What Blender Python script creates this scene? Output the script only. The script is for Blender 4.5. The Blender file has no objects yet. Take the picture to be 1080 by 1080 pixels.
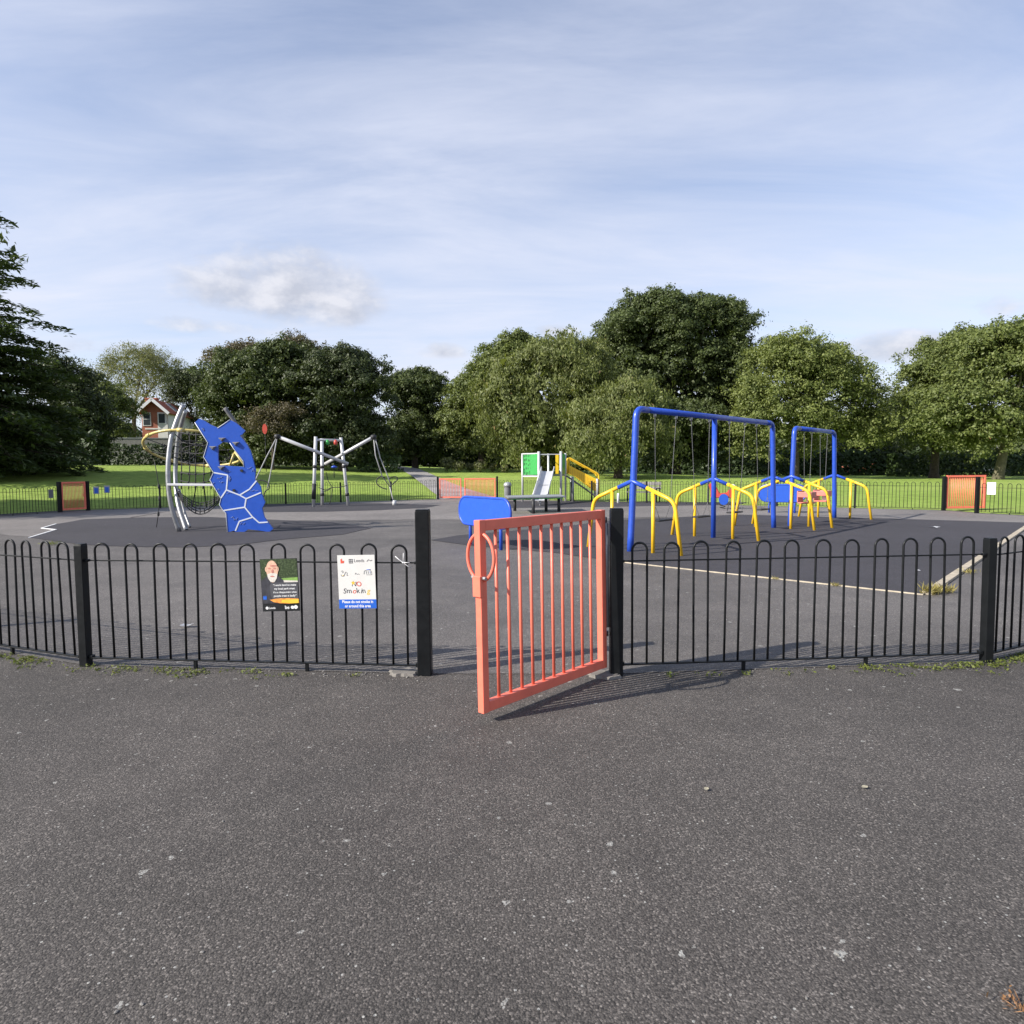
import bpy, bmesh, math, random
import numpy as np
from mathutils import Vector, Matrix

random.seed(7)
S = bpy.context.scene
COL = S.collection
R = math.radians
PI = math.pi

# ------------------------------------------------------------------ camera
F_PX, CX, CY = 690.0, 540.0, 540.0
CAM_H = 1.5
PITCH = math.atan(45 / 690)
ROLL = R(-0.42)
CAM_M = Matrix.Translation((0, 0, CAM_H)) @ (Matrix.Rotation(PI / 2 - PITCH, 4, 'X') @ Matrix.Rotation(ROLL, 4, 'Z'))
cd = bpy.data.cameras.new('camera')
cam = bpy.data.objects.new('camera', cd)
COL.objects.link(cam)
cam.matrix_world = CAM_M
cd.sensor_width = 36
cd.sensor_fit = 'HORIZONTAL'
cd.lens = F_PX / 1080 * 36
cd.clip_start = 0.05
cd.clip_end = 3000
S.camera = cam


def ray(px, py):
    d = Vector(((px - CX) / F_PX, -(py - CY) / F_PX, -1))
    return (CAM_M.to_3x3() @ d)


def at(px, py, z=0.0):
    """ground (height z) point seen at a photo position"""
    d = ray(px, py)
    t = (z - CAM_H) / d.z
    return Vector((d.x * t, d.y * t, z))


def atD(px, py, D):
    d = ray(px, py)
    t = D / d.y
    return Vector((d.x * t, D, CAM_H + d.z * t))


# ------------------------------------------------------------------ materials
def new_mat(name):
    m = bpy.data.materials.new(name)
    m.use_nodes = True
    nt = m.node_tree
    b = nt.nodes['Principled BSDF']
    return m, nt, b


def N(nt, typ, **kw):
    n = nt.nodes.new(typ)
    for k, v in kw.items():
        setattr(n, k, v)
    return n


def L(nt, a, b):
    nt.links.new(a, b)


def objcoord(nt, scale=None):
    tc = N(nt, 'ShaderNodeTexCoord')
    return tc.outputs['Object']


def noise(nt, vec, scale, detail=4, rough=0.55, w=None):
    n = N(nt, 'ShaderNodeTexNoise')
    n.inputs['Scale'].default_value = scale
    n.inputs['Detail'].default_value = detail
    n.inputs['Roughness'].default_value = rough
    L(nt, vec, n.inputs['Vector'])
    return n.outputs['Fac']


def ramp(nt, fac, stops):
    r = N(nt, 'ShaderNodeValToRGB')
    el = r.color_ramp.elements
    while len(el) < len(stops):
        el.new(0.5)
    for e, (p, c) in zip(el, stops):
        e.position = p
        e.color = (c[0], c[1], c[2], 1) if hasattr(c, '__len__') else (c, c, c, 1)
    L(nt, fac, r.inputs['Fac'])
    return r.outputs['Color']


def mixc(nt, fac, a, b, blend='MIX'):
    m = N(nt, 'ShaderNodeMix', data_type='RGBA', blend_type=blend)
    for sock, v in ((m.inputs[0], fac), (m.inputs[6], a), (m.inputs[7], b)):
        if isinstance(v, bpy.types.NodeSocket):
            L(nt, v, sock)
        elif hasattr(v, '__len__'):
            sock.default_value = (v[0], v[1], v[2], 1)
        else:
            sock.default_value = v
    return m.outputs[2]


def math_n(nt, op, a, b=0.0, c=None):
    m = N(nt, 'ShaderNodeMath', operation=op)
    for i, v in enumerate((a, b) if c is None else (a, b, c)):
        if isinstance(v, bpy.types.NodeSocket):
            L(nt, v, m.inputs[i])
        else:
            m.inputs[i].default_value = v
    return m.outputs[0]


def bump(nt, b, height, strength, dist=0.01):
    n = N(nt, 'ShaderNodeBump')
    n.inputs['Strength'].default_value = strength
    n.inputs['Distance'].default_value = dist
    L(nt, height, n.inputs['Height'])
    L(nt, n.outputs['Normal'], b.inputs['Normal'])
    return n


def paint(name, col, rough=0.45, metal=0.0, var=0.12, scale=9, chips=None, spec=0.5, bmp=0.05):
    """painted or plain surface with slight grime, wear and uneven gloss"""
    m, nt, b = new_mat(name)
    v = objcoord(nt)
    n1 = noise(nt, v, scale, 5)
    lo = [c * (1 - var) for c in col]
    hi = [min(1, c * (1 + var)) for c in col]
    c = ramp(nt, n1, [(0.3, lo), (0.7, hi)])
    if chips:
        n2 = noise(nt, v, chips[1], 6, 0.7)
        mask = ramp(nt, n2, [(chips[2], 0.0), (chips[2] + 0.03, 1.0)])
        c = mixc(nt, mask, c, chips[0])
    L(nt, c, b.inputs['Base Color'])
    rr = ramp(nt, noise(nt, v, scale * 3, 3), [(0.3, max(0.05, rough - .08)), (0.7, min(1, rough + .1))])
    L(nt, rr, b.inputs['Roughness'])
    b.inputs['Metallic'].default_value = metal
    b.inputs['Specular IOR Level'].default_value = spec
    if bmp:
        bump(nt, b, noise(nt, v, 60, 3), bmp, 0.004)
    return m


M = {}
M['coral'] = paint('coral_paint', (0.76, 0.168, 0.108), 0.42, var=0.09, chips=((0.3, 0.12, 0.08), 22, 0.7))
M['black'] = paint('black_paint', (0.008, 0.009, 0.010), 0.42, var=0.25, chips=((0.2, 0.19, 0.18), 20, 0.7), spec=0.22)
M['galv'] = paint('galvanised', (0.34, 0.35, 0.36), 0.5, 0.5, 0.12)
M['chain'] = paint('chain', (0.13, 0.13, 0.135), 0.5, 0.5, 0.15)
M['steel'] = paint('steel', (0.33, 0.335, 0.345), 0.42, 0.7, 0.14)
M['alu'] = paint('pale_post', (0.55, 0.55, 0.56), 0.45, 0.25, 0.06)
M['blue'] = paint('blue_board', (0.018, 0.085, 0.46), 0.4, var=0.06, chips=((0.2, 0.27, 0.55), 15, 0.71))
M['blue_tube'] = paint('blue_paint', (0.02, 0.07, 0.43), 0.35, var=0.1)
M['yellow'] = paint('yellow_paint', (0.78, 0.47, 0.02), 0.38, var=0.07)
M['yellow_board'] = paint('yellow_board', (0.85, 0.52, 0.02), 0.45, var=0.06)
M['ochre'] = paint('ochre', (0.62, 0.36, 0.02), 0.5, var=0.1)
M['green_board'] = paint('green_board', (0.03, 0.32, 0.06), 0.45, var=0.06)
M['ringyellow'] = paint('worn_yellow_tube', (0.55, 0.45, 0.14), 0.4, var=0.12, chips=((0.6, 0.58, 0.5), 14, 0.6))
M['rope'] = paint('dark_rope', (0.03, 0.03, 0.032), 0.8, var=0.3, scale=40)
M['rope_pale'] = paint('pale_rope', (0.33, 0.33, 0.33), 0.7, var=0.2, scale=40)
M['groove'] = paint('pale_groove', (0.62, 0.66, 0.74), 0.6, var=0.06)
M['scribble'] = paint('faded_marker', (0.2, 0.28, 0.55), 0.6, var=0.2)
M['rubber_black'] = paint('rubber_black', (0.02, 0.02, 0.022), 0.6, var=0.2)
M['red'] = paint('red_plastic', (0.5, 0.07, 0.05), 0.4, var=0.08)
M['pinkred'] = paint('faded_red', (0.55, 0.17, 0.14), 0.5, var=0.12)
M['white'] = paint('white_paint', (0.72, 0.72, 0.72), 0.5, var=0.05)
M['offwhite'] = paint('white_plate', (0.66, 0.65, 0.62), 0.45, var=0.04)
M['print_dark'] = paint('print_dark', (0.012, 0.013, 0.015), 0.35, var=0.3)
M['print_jacket'] = paint('print_jacket', (0.045, 0.045, 0.055), 0.35, var=0.35, scale=30)
M['print_grey'] = paint('print_grey', (0.075, 0.075, 0.085), 0.35, var=0.1)
M['print_skin'] = paint('print_skin', (0.66, 0.42, 0.3), 0.35, var=0.18, scale=60)
M['print_blush'] = paint('print_blush', (0.5, 0.2, 0.16), 0.35, var=0.2, scale=90)
M['print_hair'] = paint('print_hair', (0.62, 0.58, 0.52), 0.35, var=0.15, scale=80)
M['print_white'] = paint('print_white', (0.75, 0.75, 0.75), 0.4, var=0.03)
M['print_orange'] = paint('print_orange', (0.8, 0.3, 0.06), 0.35, var=0.35, scale=50)
M['print_yellow'] = paint('print_yellow', (0.8, 0.5, 0.05), 0.35, var=0.1)
M['print_red'] = paint('print_red', (0.65, 0.1, 0.06), 0.35, var=0.1)
M['print_blue'] = paint('print_blue', (0.02, 0.12, 0.55), 0.35, var=0.05)
M['print_ink'] = paint('print_ink', (0.06, 0.06, 0.07), 0.4, var=0.1)
M['print_lawn'] = paint('print_lawn', (0.2, 0.35, 0.08), 0.4, var=0.2, scale=60)
M['concrete'] = paint('concrete', (0.17, 0.158, 0.142), 0.9, var=0.25, scale=14, bmp=0.4)
M['timber'] = paint('weathered_timber', (0.4, 0.345, 0.26), 0.85, var=0.3, scale=7, bmp=0.3)
M['bark'] = paint('bark', (0.075, 0.058, 0.042), 0.95, var=0.4, scale=5, bmp=0.6)
M['bark_mossy'] = paint('bark_mossy', (0.11, 0.1, 0.06), 0.95, var=0.4, scale=4, bmp=0.6)
M['render'] = paint('white_render', (0.66, 0.65, 0.62), 0.9, var=0.07, scale=2)
M['glass'] = paint('window_glass', (0.05, 0.06, 0.07), 0.08, var=0.2, bmp=0)
M['woodgrey'] = paint('grey_board', (0.16, 0.16, 0.17), 0.85, var=0.2, scale=2)
M['benchgrey'] = paint('bench_board', (0.2, 0.19, 0.18), 0.7, var=0.2, scale=8)
M['paper'] = paint('pale_litter', (0.62, 0.63, 0.66), 0.6, var=0.1, scale=60)
M['dryleaf'] = paint('dry_leaf', (0.34, 0.31, 0.22), 0.7, var=0.3, scale=80)
M['orangeleaf'] = paint('orange_leaf', (0.42, 0.14, 0.06), 0.7, var=0.3, scale=80)
M['pebble'] = paint('pebble', (0.2, 0.19, 0.175), 0.9, var=0.3, scale=40)


def brick_mat(name, c1, c2, mortar, scale, bw=0.5, rh=0.25):
    m, nt, b = new_mat(name)
    tc = N(nt, 'ShaderNodeTexCoord')
    mp = N(nt, 'ShaderNodeMapping')
    L(nt, tc.outputs['Generated'], mp.inputs['Vector'])
    br = N(nt, 'ShaderNodeTexBrick')
    br.inputs['Scale'].default_value = scale
    br.inputs['Color1'].default_value = (*c1, 1)
    br.inputs['Color2'].default_value = (*c2, 1)
    br.inputs['Mortar'].default_value = (*mortar, 1)
    br.inputs['Brick Width'].default_value = bw
    br.inputs['Row Height'].default_value = rh
    br.inputs['Mortar Size'].default_value = 0.012
    sx = N(nt, 'ShaderNodeSeparateXYZ')
    L(nt, tc.outputs['Object'], sx.inputs[0])
    cb = N(nt, 'ShaderNodeCombineXYZ')
    L(nt, math_n(nt, 'ADD', sx.outputs[0], sx.outputs[1]), cb.inputs[0])
    L(nt, sx.outputs[2], cb.inputs[1])
    L(nt, cb.outputs[0], br.inputs['Vector'])
    v = tc.outputs['Object']
    c = mixc(nt, ramp(nt, noise(nt, v, 1.2), [(0.35, 0.0), (0.75, 0.5)]), br.outputs['Color'], [x * .6 for x in c1])
    L(nt, c, b.inputs['Base Color'])
    b.inputs['Roughness'].default_value = 0.9
    return m


M['brick'] = brick_mat('red_brick', (0.36, 0.1, 0.06), (0.42, 0.14, 0.085), (0.3, 0.25, 0.2), 4)
M['tile'] = brick_mat('clay_tile', (0.42, 0.125, 0.065), (0.33, 0.1, 0.06), (0.1, 0.04, 0.03), 3, 0.3, 0.3)


def asphalt(name, base, var=0.16, spots=True, aggregate=1.0, rough=0.82, tint=None, mottle=0.75, spotcol=(0.36, 0.355, 0.33), cracks=0.0):
    m, nt, b = new_mat(name)
    v = objcoord(nt)
    vo = N(nt, 'ShaderNodeTexVoronoi', voronoi_dimensions='2D')
    vo.inputs['Scale'].default_value = 150
    L(nt, v, vo.inputs['Vector'])
    # stone by stone colour
    sep = N(nt, 'ShaderNodeSeparateColor')
    L(nt, vo.outputs['Color'], sep.inputs[0])
    stone = ramp(nt, sep.outputs[0], [(0.0, 0.55), (0.55, 0.95), (0.86, 1.3), (1.0, 2.3)])
    gaps = ramp(nt, vo.outputs['Distance'], [(0.0, 1.12), (0.55, 0.95), (0.85, 0.45)])
    fine = mixc(nt, aggregate, (1, 1, 1), mixc(nt, 1.0, stone, gaps, 'MULTIPLY'))
    big = ramp(nt, noise(nt, v, 0.33, 5, 0.6), [(0.25, 1 - mottle * .5), (0.75, 1 + mottle * .45)])
    mid = ramp(nt, noise(nt, v, 3.1, 5, 0.65), [(0.3, 0.86), (0.7, 1.12)])
    c = mixc(nt, 1.0, mixc(nt, 1.0, big, mid, 'MULTIPLY'), fine, 'MULTIPLY')
    grit = ramp(nt, noise(nt, v, 120, 4, 0.7), [(0.36, 0.5), (0.5, 1.0), (0.64, 1.45)])
    c = mixc(nt, 1.0, c, mixc(nt, aggregate, (1, 1, 1), grit), 'MULTIPLY')
    c = mixc(nt, 1.0, c, base, 'MULTIPLY')
    vt = N(nt, 'ShaderNodeTexVoronoi', voronoi_dimensions='2D')
    vt.inputs['Scale'].default_value = 31
    L(nt, v, vt.inputs['Vector'])
    st_ = N(nt, 'ShaderNodeSeparateColor')
    L(nt, vt.outputs['Color'], st_.inputs[0])
    fl = math_n(nt, 'MULTIPLY', math_n(nt, 'GREATER_THAN', st_.outputs[0], .955), math_n(nt, 'LESS_THAN', vt.outputs['Distance'], .13))
    c = mixc(nt, math_n(nt, 'MULTIPLY', fl, .8 if spots else 0.0), c, spotcol)
    if spots:
        # pale lichen spots and old gum, irregular in outline
        dv = N(nt, 'ShaderNodeVectorMath', operation='ADD')
        nn = N(nt, 'ShaderNodeTexNoise')
        nn.inputs['Scale'].default_value = 38
        nn.inputs['Detail'].default_value = 3
        L(nt, v, nn.inputs['Vector'])
        sc = N(nt, 'ShaderNodeVectorMath', operation='SCALE')
        sc.inputs['Scale'].default_value = 0.045
        L(nt, nn.outputs['Color'], sc.inputs[0])
        L(nt, v, dv.inputs[0])
        L(nt, sc.outputs[0], dv.inputs[1])
        vs = N(nt, 'ShaderNodeTexVoronoi', voronoi_dimensions='2D')
        vs.inputs['Scale'].default_value = 4.6
        vs.inputs['Randomness'].default_value = 1
        L(nt, dv.outputs[0], vs.inputs['Vector'])
        s2 = N(nt, 'ShaderNodeSeparateColor')
        L(nt, vs.outputs['Color'], s2.inputs[0])
        rad = math_n(nt, 'MULTIPLY', math_n(nt, 'MAXIMUM', math_n(nt, 'SUBTRACT', s2.outputs[0], 0.4), 0.0), 0.125)
        cover = ramp(nt, noise(nt, v, 0.55, 3), [(0.36, 0.3), (0.6, 1.0)])
        rad = math_n(nt, 'ADD', math_n(nt, 'MULTIPLY', rad, cover), math_n(nt, 'MULTIPLY', math_n(nt, 'GREATER_THAN', s2.outputs[1], .95), .045))
        msk = math_n(nt, 'LESS_THAN', vs.outputs['Distance'], rad)
        ringy = math_n(nt, 'MULTIPLY', msk, ramp(nt, noise(nt, v, 90, 2), [(0.35, 0.15), (0.6, 0.85)]))
        c = mixc(nt, ringy, c, spotcol)
    if cracks:
        wv = N(nt, 'ShaderNodeTexNoise')
        wv.inputs['Scale'].default_value = 2.2
        wv.inputs['Detail'].default_value = 6
        wv.inputs['Roughness'].default_value = 0.65
        L(nt, v, wv.inputs['Vector'])
        ws = N(nt, 'ShaderNodeVectorMath', operation='SCALE')
        ws.inputs['Scale'].default_value = 0.55
        L(nt, wv.outputs['Color'], ws.inputs[0])
        wa_ = N(nt, 'ShaderNodeVectorMath', operation='ADD')
        L(nt, v, wa_.inputs[0])
        L(nt, ws.outputs[0], wa_.inputs[1])
        ve = N(nt, 'ShaderNodeTexVoronoi', voronoi_dimensions='2D', feature='DISTANCE_TO_EDGE')
        ve.inputs['Scale'].default_value = 0.27
        L(nt, wa_.outputs[0], ve.inputs['Vector'])
        line = ramp(nt, ve.outputs['Distance'], [(0.0, 1.0), (0.0035, 0.0)])
        cm = math_n(nt, 'MULTIPLY', line, ramp(nt, noise(nt, v, 0.5, 3), [(0.48, 0.0), (0.56, cracks)]))
        c = mixc(nt, cm, c, [x * .28 for x in base])
    L(nt, c, b.inputs['Base Color'])
    b.inputs['Roughness'].default_value = rough
    b.inputs['Specular IOR Level'].default_value = 0.45
    h = math_n(nt, 'ADD', math_n(nt, 'MULTIPLY', ramp(nt, vo.outputs['Distance'], [(0.0, 1.0), (0.8, 0.0)]), math_n(nt, 'ADD', math_n(nt, 'MULTIPLY', sep.outputs[1], .8), 0.05)), math_n(nt, 'MULTIPLY', noise(nt, v, 140, 4, .65), 1.1))
    bump(nt, b, h, 0.6 * max(aggregate, .4), 0.0045)
    return m


M['asphalt'] = asphalt('asphalt', (0.08, 0.0715, 0.0645))
M['court'] = asphalt('court_asphalt', (0.116, 0.105, 0.096), spots=True, aggregate=0.8, mottle=0.8, rough=0.66, cracks=0.5)
M['grazing_pale'] = asphalt('grazing_lit_tarmac', (0.185, 0.168, 0.155), spots=True, aggregate=0.7, mottle=0.5, rough=0.66)  # court tarmac with its grazing-angle brightening put into the base colour
M['pathm'] = asphalt('path_asphalt', (0.27, 0.255, 0.245), spots=False, aggregate=0.6)
M['rubber'] = asphalt('safety_rubber', (0.042, 0.039, 0.045), spots=False, aggregate=0.75, rough=0.85, mottle=0.35)


def grass_mat():
    m, nt, b = new_mat('grass')
    v = objcoord(nt)
    big = ramp(nt, noise(nt, v, 0.12, 5, 0.6), [(0.3, (0.225, 0.32, 0.06)), (0.5, (0.265, 0.365, 0.075)), (0.7, (0.3, 0.375, 0.09))])
    mid = ramp(nt, noise(nt, v, 1.7, 5, 0.7), [(0.3, 0.7), (0.7, 1.22)])
    fin = ramp(nt, noise(nt, v, 26, 4, 0.7), [(0.3, 0.6), (0.7, 1.35)])
    c = mixc(nt, 1.0, mixc(nt, 1.0, big, mid, 'MULTIPLY'), fin, 'MULTIPLY')
    dry = ramp(nt, noise(nt, v, 0.42, 6, 0.7), [(0.54, 0.0), (0.72, 0.4)])
    c = mixc(nt, dry, c, (0.27, 0.27, 0.1))
    L(nt, c, b.inputs['Base Color'])
    b.inputs['Roughness'].default_value = 0.9
    b.inputs['Specular IOR Level'].default_value = 0.15
    bump(nt, b, noise(nt, v, 30, 5, 0.7), 0.9, 0.05)
    return m


M['grass'] = grass_mat()


def leaf_mat(name, lo, hi, trans=0.35, accent=None):
    """leaf colour varies from leaf to leaf by the per-face value 'tint'"""
    m, nt, b = new_mat(name)
    at_ = N(nt, 'ShaderNodeAttribute', attribute_name='tint')
    st = [(0.0, lo), (0.8, hi)]
    if accent:
        st = [(0.0, lo), (0.78, hi), (0.93, hi), (1.0, accent)]
    c = ramp(nt, at_.outputs['Fac'], st)
    L(nt, c, b.inputs['Base Color'])
    b.inputs['Roughness'].default_value = 0.55
    b.inputs['Specular IOR Level'].default_value = 0.35
    tr = N(nt, 'ShaderNodeBsdfTranslucent')
    L(nt, mixc(nt, 1.0, c, (1.25, 1.3, 0.6), 'MULTIPLY'), tr.inputs['Color'])
    mx = N(nt, 'ShaderNodeMixShader')
    mx.inputs[0].default_value = trans
    L(nt, b.outputs[0], mx.inputs[1])
    L(nt, tr.outputs[0], mx.inputs[2])
    L(nt, mx.outputs[0], nt.nodes['Material Output'].inputs['Surface'])
    return m


LEAF = {
    'cedar': leaf_mat('cedar_needles', (0.04, 0.06, 0.024), (0.095, 0.13, 0.05), 0.25),
    'dark': leaf_mat('dark_leaf', (0.03, 0.045, 0.015), (0.098, 0.126, 0.037), 0.26),
    'darker': leaf_mat('darker_leaf', (0.024, 0.034, 0.013), (0.066, 0.086, 0.029), 0.2),
    'mid': leaf_mat('mid_leaf', (0.055, 0.08, 0.021), (0.165, 0.195, 0.054), 0.3),
    'olive': leaf_mat('olive_leaf', (0.07, 0.09, 0.027), (0.185, 0.208, 0.066), 0.3, accent=(0.34, 0.19, 0.12)),
    'light': leaf_mat('light_leaf', (0.085, 0.115, 0.03), (0.215, 0.245, 0.075), 0.34),
    'pale': leaf_mat('pale_leaf', (0.1, 0.115, 0.05), (0.22, 0.22, 0.11), 0.35),
    'copper': leaf_mat('copper_leaf', (0.06, 0.056, 0.03), (0.15, 0.125, 0.075), 0.25),
    'hedge': leaf_mat('hedge_leaf', (0.02, 0.035, 0.013), (0.05, 0.08, 0.024), 0.2),
    'rusty': leaf_mat('rusty_leaf', (0.2, 0.1, 0.05), (0.36, 0.2, 0.1), 0.3),
    'weed': leaf_mat('weed_leaf', (0.17, 0.15, 0.04), (0.38, 0.32, 0.11), 0.3, accent=(0.35, 0.2, 0.09)),
    'moss': leaf_mat('moss_leaf', (0.06, 0.09, 0.015), (0.17, 0.19, 0.045), 0.3, accent=(0.25, 0.15, 0.07)),
}


def print_foliage():
    m, nt, b = new_mat('print_foliage')
    v = objcoord(nt)
    c = ramp(nt, noise(nt, v, 70, 6, 0.7), [(0.35, (0.012, 0.02, 0.01)), (0.55, (0.05, 0.075, 0.03)), (0.72, (0.16, 0.19, 0.12))])
    L(nt, c, b.inputs['Base Color'])
    b.inputs['Roughness'].default_value = 0.35
    return m


M['print_foliage'] = print_foliage()


# ------------------------------------------------------------------ mesh helpers
class MB:
    def __init__(self):
        self.bm = bmesh.new()

    def box(self, c, size, rot=None, bev=0.0):
        r = bmesh.ops.create_cube(self.bm, size=1.0)
        vs = r['verts']
        mat = Matrix.Translation(c) @ ((rot or Matrix.Identity(3)).to_4x4()) @ Matrix.Diagonal((size[0], size[1], size[2], 1))
        bmesh.ops.transform(self.bm, matrix=mat, verts=vs)
        if bev:
            es = list({e for v in vs for e in v.link_edges})
            bmesh.ops.bevel(self.bm, geom=es, offset=bev, segments=2, affect='EDGES', profile=0.5)
        return self

    def bar(self, a, b, w, h, bev=0.0, up=Vector((0, 0, 1))):
        """box from a to b, w across, h along up"""
        a, b = Vector(a), Vector(b)
        d = (b - a)
        ln = d.length
        x = d.normalized()
        y = up.cross(x)
        if y.length < 1e-4:
            y = Vector((0, 1, 0)).cross(x)
        y.normalize()
        z = x.cross(y)
        rot = Matrix((x, y, z)).transposed()
        return self.box((a + b) / 2, (ln, w, h), rot, bev)

    def tube(self, pts, r, seg=8, closed=False, caps=True, rfun=None):
        pts = [Vector(p) for p in pts]
        n = len(pts)
        tang = []
        for i in range(n):
            if closed:
                t = pts[(i + 1) % n] - pts[i - 1]
            else:
                t = pts[min(i + 1, n - 1)] - pts[max(i - 1, 0)]
            tang.append(t.normalized())
        ref = Vector((0, 0, 1)) if abs(tang[0].z) < 0.9 else Vector((1, 0, 0))
        u = (ref - tang[0] * ref.dot(tang[0])).normalized()
        rings = []
        for i in range(n):
            u = (u - tang[i] * u.dot(tang[i])).normalized()
            w = tang[i].cross(u)
            rr = r[i] if hasattr(r, '__len__') else r
            rings.append([self.bm.verts.new(pts[i] + (u * math.cos(2 * PI * k / seg) + w * math.sin(2 * PI * k / seg)) * rr) for k in range(seg)])
        m = n if closed else n - 1
        for i in range(m):
            a, b = rings[i], rings[(i + 1) % n]
            for k in range(seg):
                f = self.bm.faces.new((a[k], a[(k + 1) % seg], b[(k + 1) % seg], b[k]))
                f.smooth = True
        if caps and not closed:
            self.bm.faces.new(rings[0][::-1])
            self.bm.faces.new(rings[-1])
        return self

    def prism(self, pts, thick, origin=(0, 0, 0), ux=(1, 0, 0), uy=(0, 0, 1), holes=None, bev=0.0):
        """flat outline (2D pts in the plane ux, uy) given thickness along ux x uy, centred"""
        o, ux, uy = Vector(origin), Vector(ux), Vector(uy)
        nrm = ux.cross(uy).normalized()
        f0 = o - nrm * thick / 2
        before = set(self.bm.verts)
        vs = [self.bm.verts.new(f0 + ux * p[0] + uy * p[1]) for p in pts]
        fs = [self.bm.faces.new(vs)]
        r = bmesh.ops.extrude_face_region(self.bm, geom=fs)
        nv = [g for g in r['geom'] if isinstance(g, bmesh.types.BMVert)]
        bmesh.ops.translate(self.bm, vec=nrm * thick, verts=nv)
        allv = [v for v in self.bm.verts if v not in before]
        fs = list({f for v in allv for f in v.link_faces})
        bmesh.ops.recalc_face_normals(self.bm, faces=fs)
        if bev:
            es = list({e for v in allv for e in v.link_edges})
            bmesh.ops.bevel(self.bm, geom=es, offset=bev, segments=2, affect='EDGES')
        return self

    def lathe(self, prof, c, seg=20, axis='Z', smooth=True):
        c = Vector(c)
        rings = []
        for (r, z) in prof:
            rings.append([self.bm.verts.new(c + Vector((r * math.cos(2 * PI * k / seg), r * math.sin(2 * PI * k / seg), z))) for k in range(seg)])
        for a, b in zip(rings, rings[1:]):
            for k in range(seg):
                f = self.bm.faces.new((a[k], a[(k + 1) % seg], b[(k + 1) % seg], b[k]))
                f.smooth = smooth
        self.bm.faces.new(rings[0][::-1])
        self.bm.faces.new(rings[-1])
        return self

    def build(self, name, mat, parent=None, loc=None):
        me = bpy.data.meshes.new(name)
        self.bm.to_mesh(me)
        self.bm.free()
        return link(name, me, mat, parent, loc)


def link(name, me, mat, parent=None, loc=None):
    if mat is not None and not me.materials:
        me.materials.append(mat)
    o = bpy.data.objects.new(name, me)
    COL.objects.link(o)
    if parent is not None:
        o.parent = parent
    if loc is not None:
        o.location = loc
    return o


def tag(o, label=None, cat=None, group=None, kind=None):
    if label: o['label'] = label
    if cat: o['category'] = cat
    if group: o['group'] = group
    if kind: o['kind'] = kind
    return o


def thing(name, label, cat, loc=(0, 0, 0), rz=0.0, group=None):
    o = bpy.data.objects.new(name, None)
    o.empty_display_size = 0.3
    COL.objects.link(o)
    o.location = loc
    o.rotation_euler = (0, 0, rz)
    return tag(o, label, cat, group)


def copy_tree(o, parent=None):
    c = o.copy()
    COL.objects.link(c)
    if parent is not None:
        c.parent = parent
    for ch in list(o.children):
        copy_tree(ch, c)
    return c


def text_mesh(body, size, mat, name, parent, loc, rot=(PI / 2, 0, 0), align='CENTER', shear=0.0, bold=0.0, sx=1.0):
    cu = bpy.data.curves.new('lettering_curve', 'FONT')
    cu.body = body
    cu.size = size
    cu.align_x = align
    cu.align_y = 'CENTER'
    cu.shear = shear
    cu.offset = bold
    cu.resolution_u = 3
    tmp = bpy.data.objects.new('lettering_tmp', cu)
    COL.objects.link(tmp)
    dg = bpy.context.evaluated_depsgraph_get()
    me = bpy.data.meshes.new_from_object(tmp.evaluated_get(dg))
    bpy.data.objects.remove(tmp)
    bpy.data.curves.remove(cu)
    me.name = name
    o = link(name, me, mat, parent, loc)
    o.rotation_euler = rot
    o.scale = (sx, 1, 1)
    return o


def arc(c, r, a0, a1, n, ux, uy):
    c, ux, uy = Vector(c), Vector(ux), Vector(uy)
    return [c + ux * (r * math.cos(a0 + (a1 - a0) * i / n)) + uy * (r * math.sin(a0 + (a1 - a0) * i / n)) for i in range(n + 1)]


def round_path(pts, r, n=5):
    """polyline with its inner corners rounded"""
    pts = [Vector(p) for p in pts]
    out = [pts[0]]
    for i in range(1, len(pts) - 1):
        a, b, c = pts[i - 1], pts[i], pts[i + 1]
        d1, d2 = (a - b), (c - b)
        t = min(r, d1.length * .49, d2.length * .49)
        p1, p2 = b + d1.normalized() * t, b + d2.normalized() * t
        for k in range(n + 1):
            s = k / n
            out.append(p1 * (1 - s) ** 2 + b * 2 * s * (1 - s) + p2 * s * s)
    out.append(pts[-1])
    return out


# ------------------------------------------------------------------ key places
GP_L = at(448.5, 711)          # near gate posts
GP_R = at(648.5, 711)
FP_L = at(91, 702)             # next fence posts
FP_R = at(1040, 698)
EXT_L = (at(0, 688) - FP_L).normalized()
EXT_R = (at(1079, 688) - FP_R).normalized()
FL0, FL1 = at(63.5, 540.5), at(93, 538.6)        # far left gate posts
FM0, FM1 = at(462, 526.6), at(524.5, 526.6)      # far middle gate posts
FR0, FR1 = at(995, 538.6), at(1030, 541.5)       # far right gate posts
RUN_L = FL0 + (at(0, 545) - FL0).normalized() * 8.1
RUN_R = FR1 + (at(1080, 544) - FR1).normalized() * 8.1

# ------------------------------------------------------------------ setting: terrain
def offs(p, d=0.35):
    c = Vector((0, 14, 0))
    v = (p - c)
    v.z = 0
    return p + v.normalized() * d


poly = [Vector((-80, -45, 0)), Vector((80, -45, 0)), Vector((80, 6, 0)), Vector((36, 11, 0)), offs(RUN_R, .4), offs(FR1, .35), offs(FR0, .35),
        offs(FM1, .35), offs(FM0, .35), offs(FL1, .9), offs(FL0, 1.4), offs(RUN_L, 2.2), Vector((-40, 12, 0)), Vector((-80, 8, 0))]
PX = np.array([p.x for p in poly])
PY = np.array([p.y for p in poly])


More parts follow.
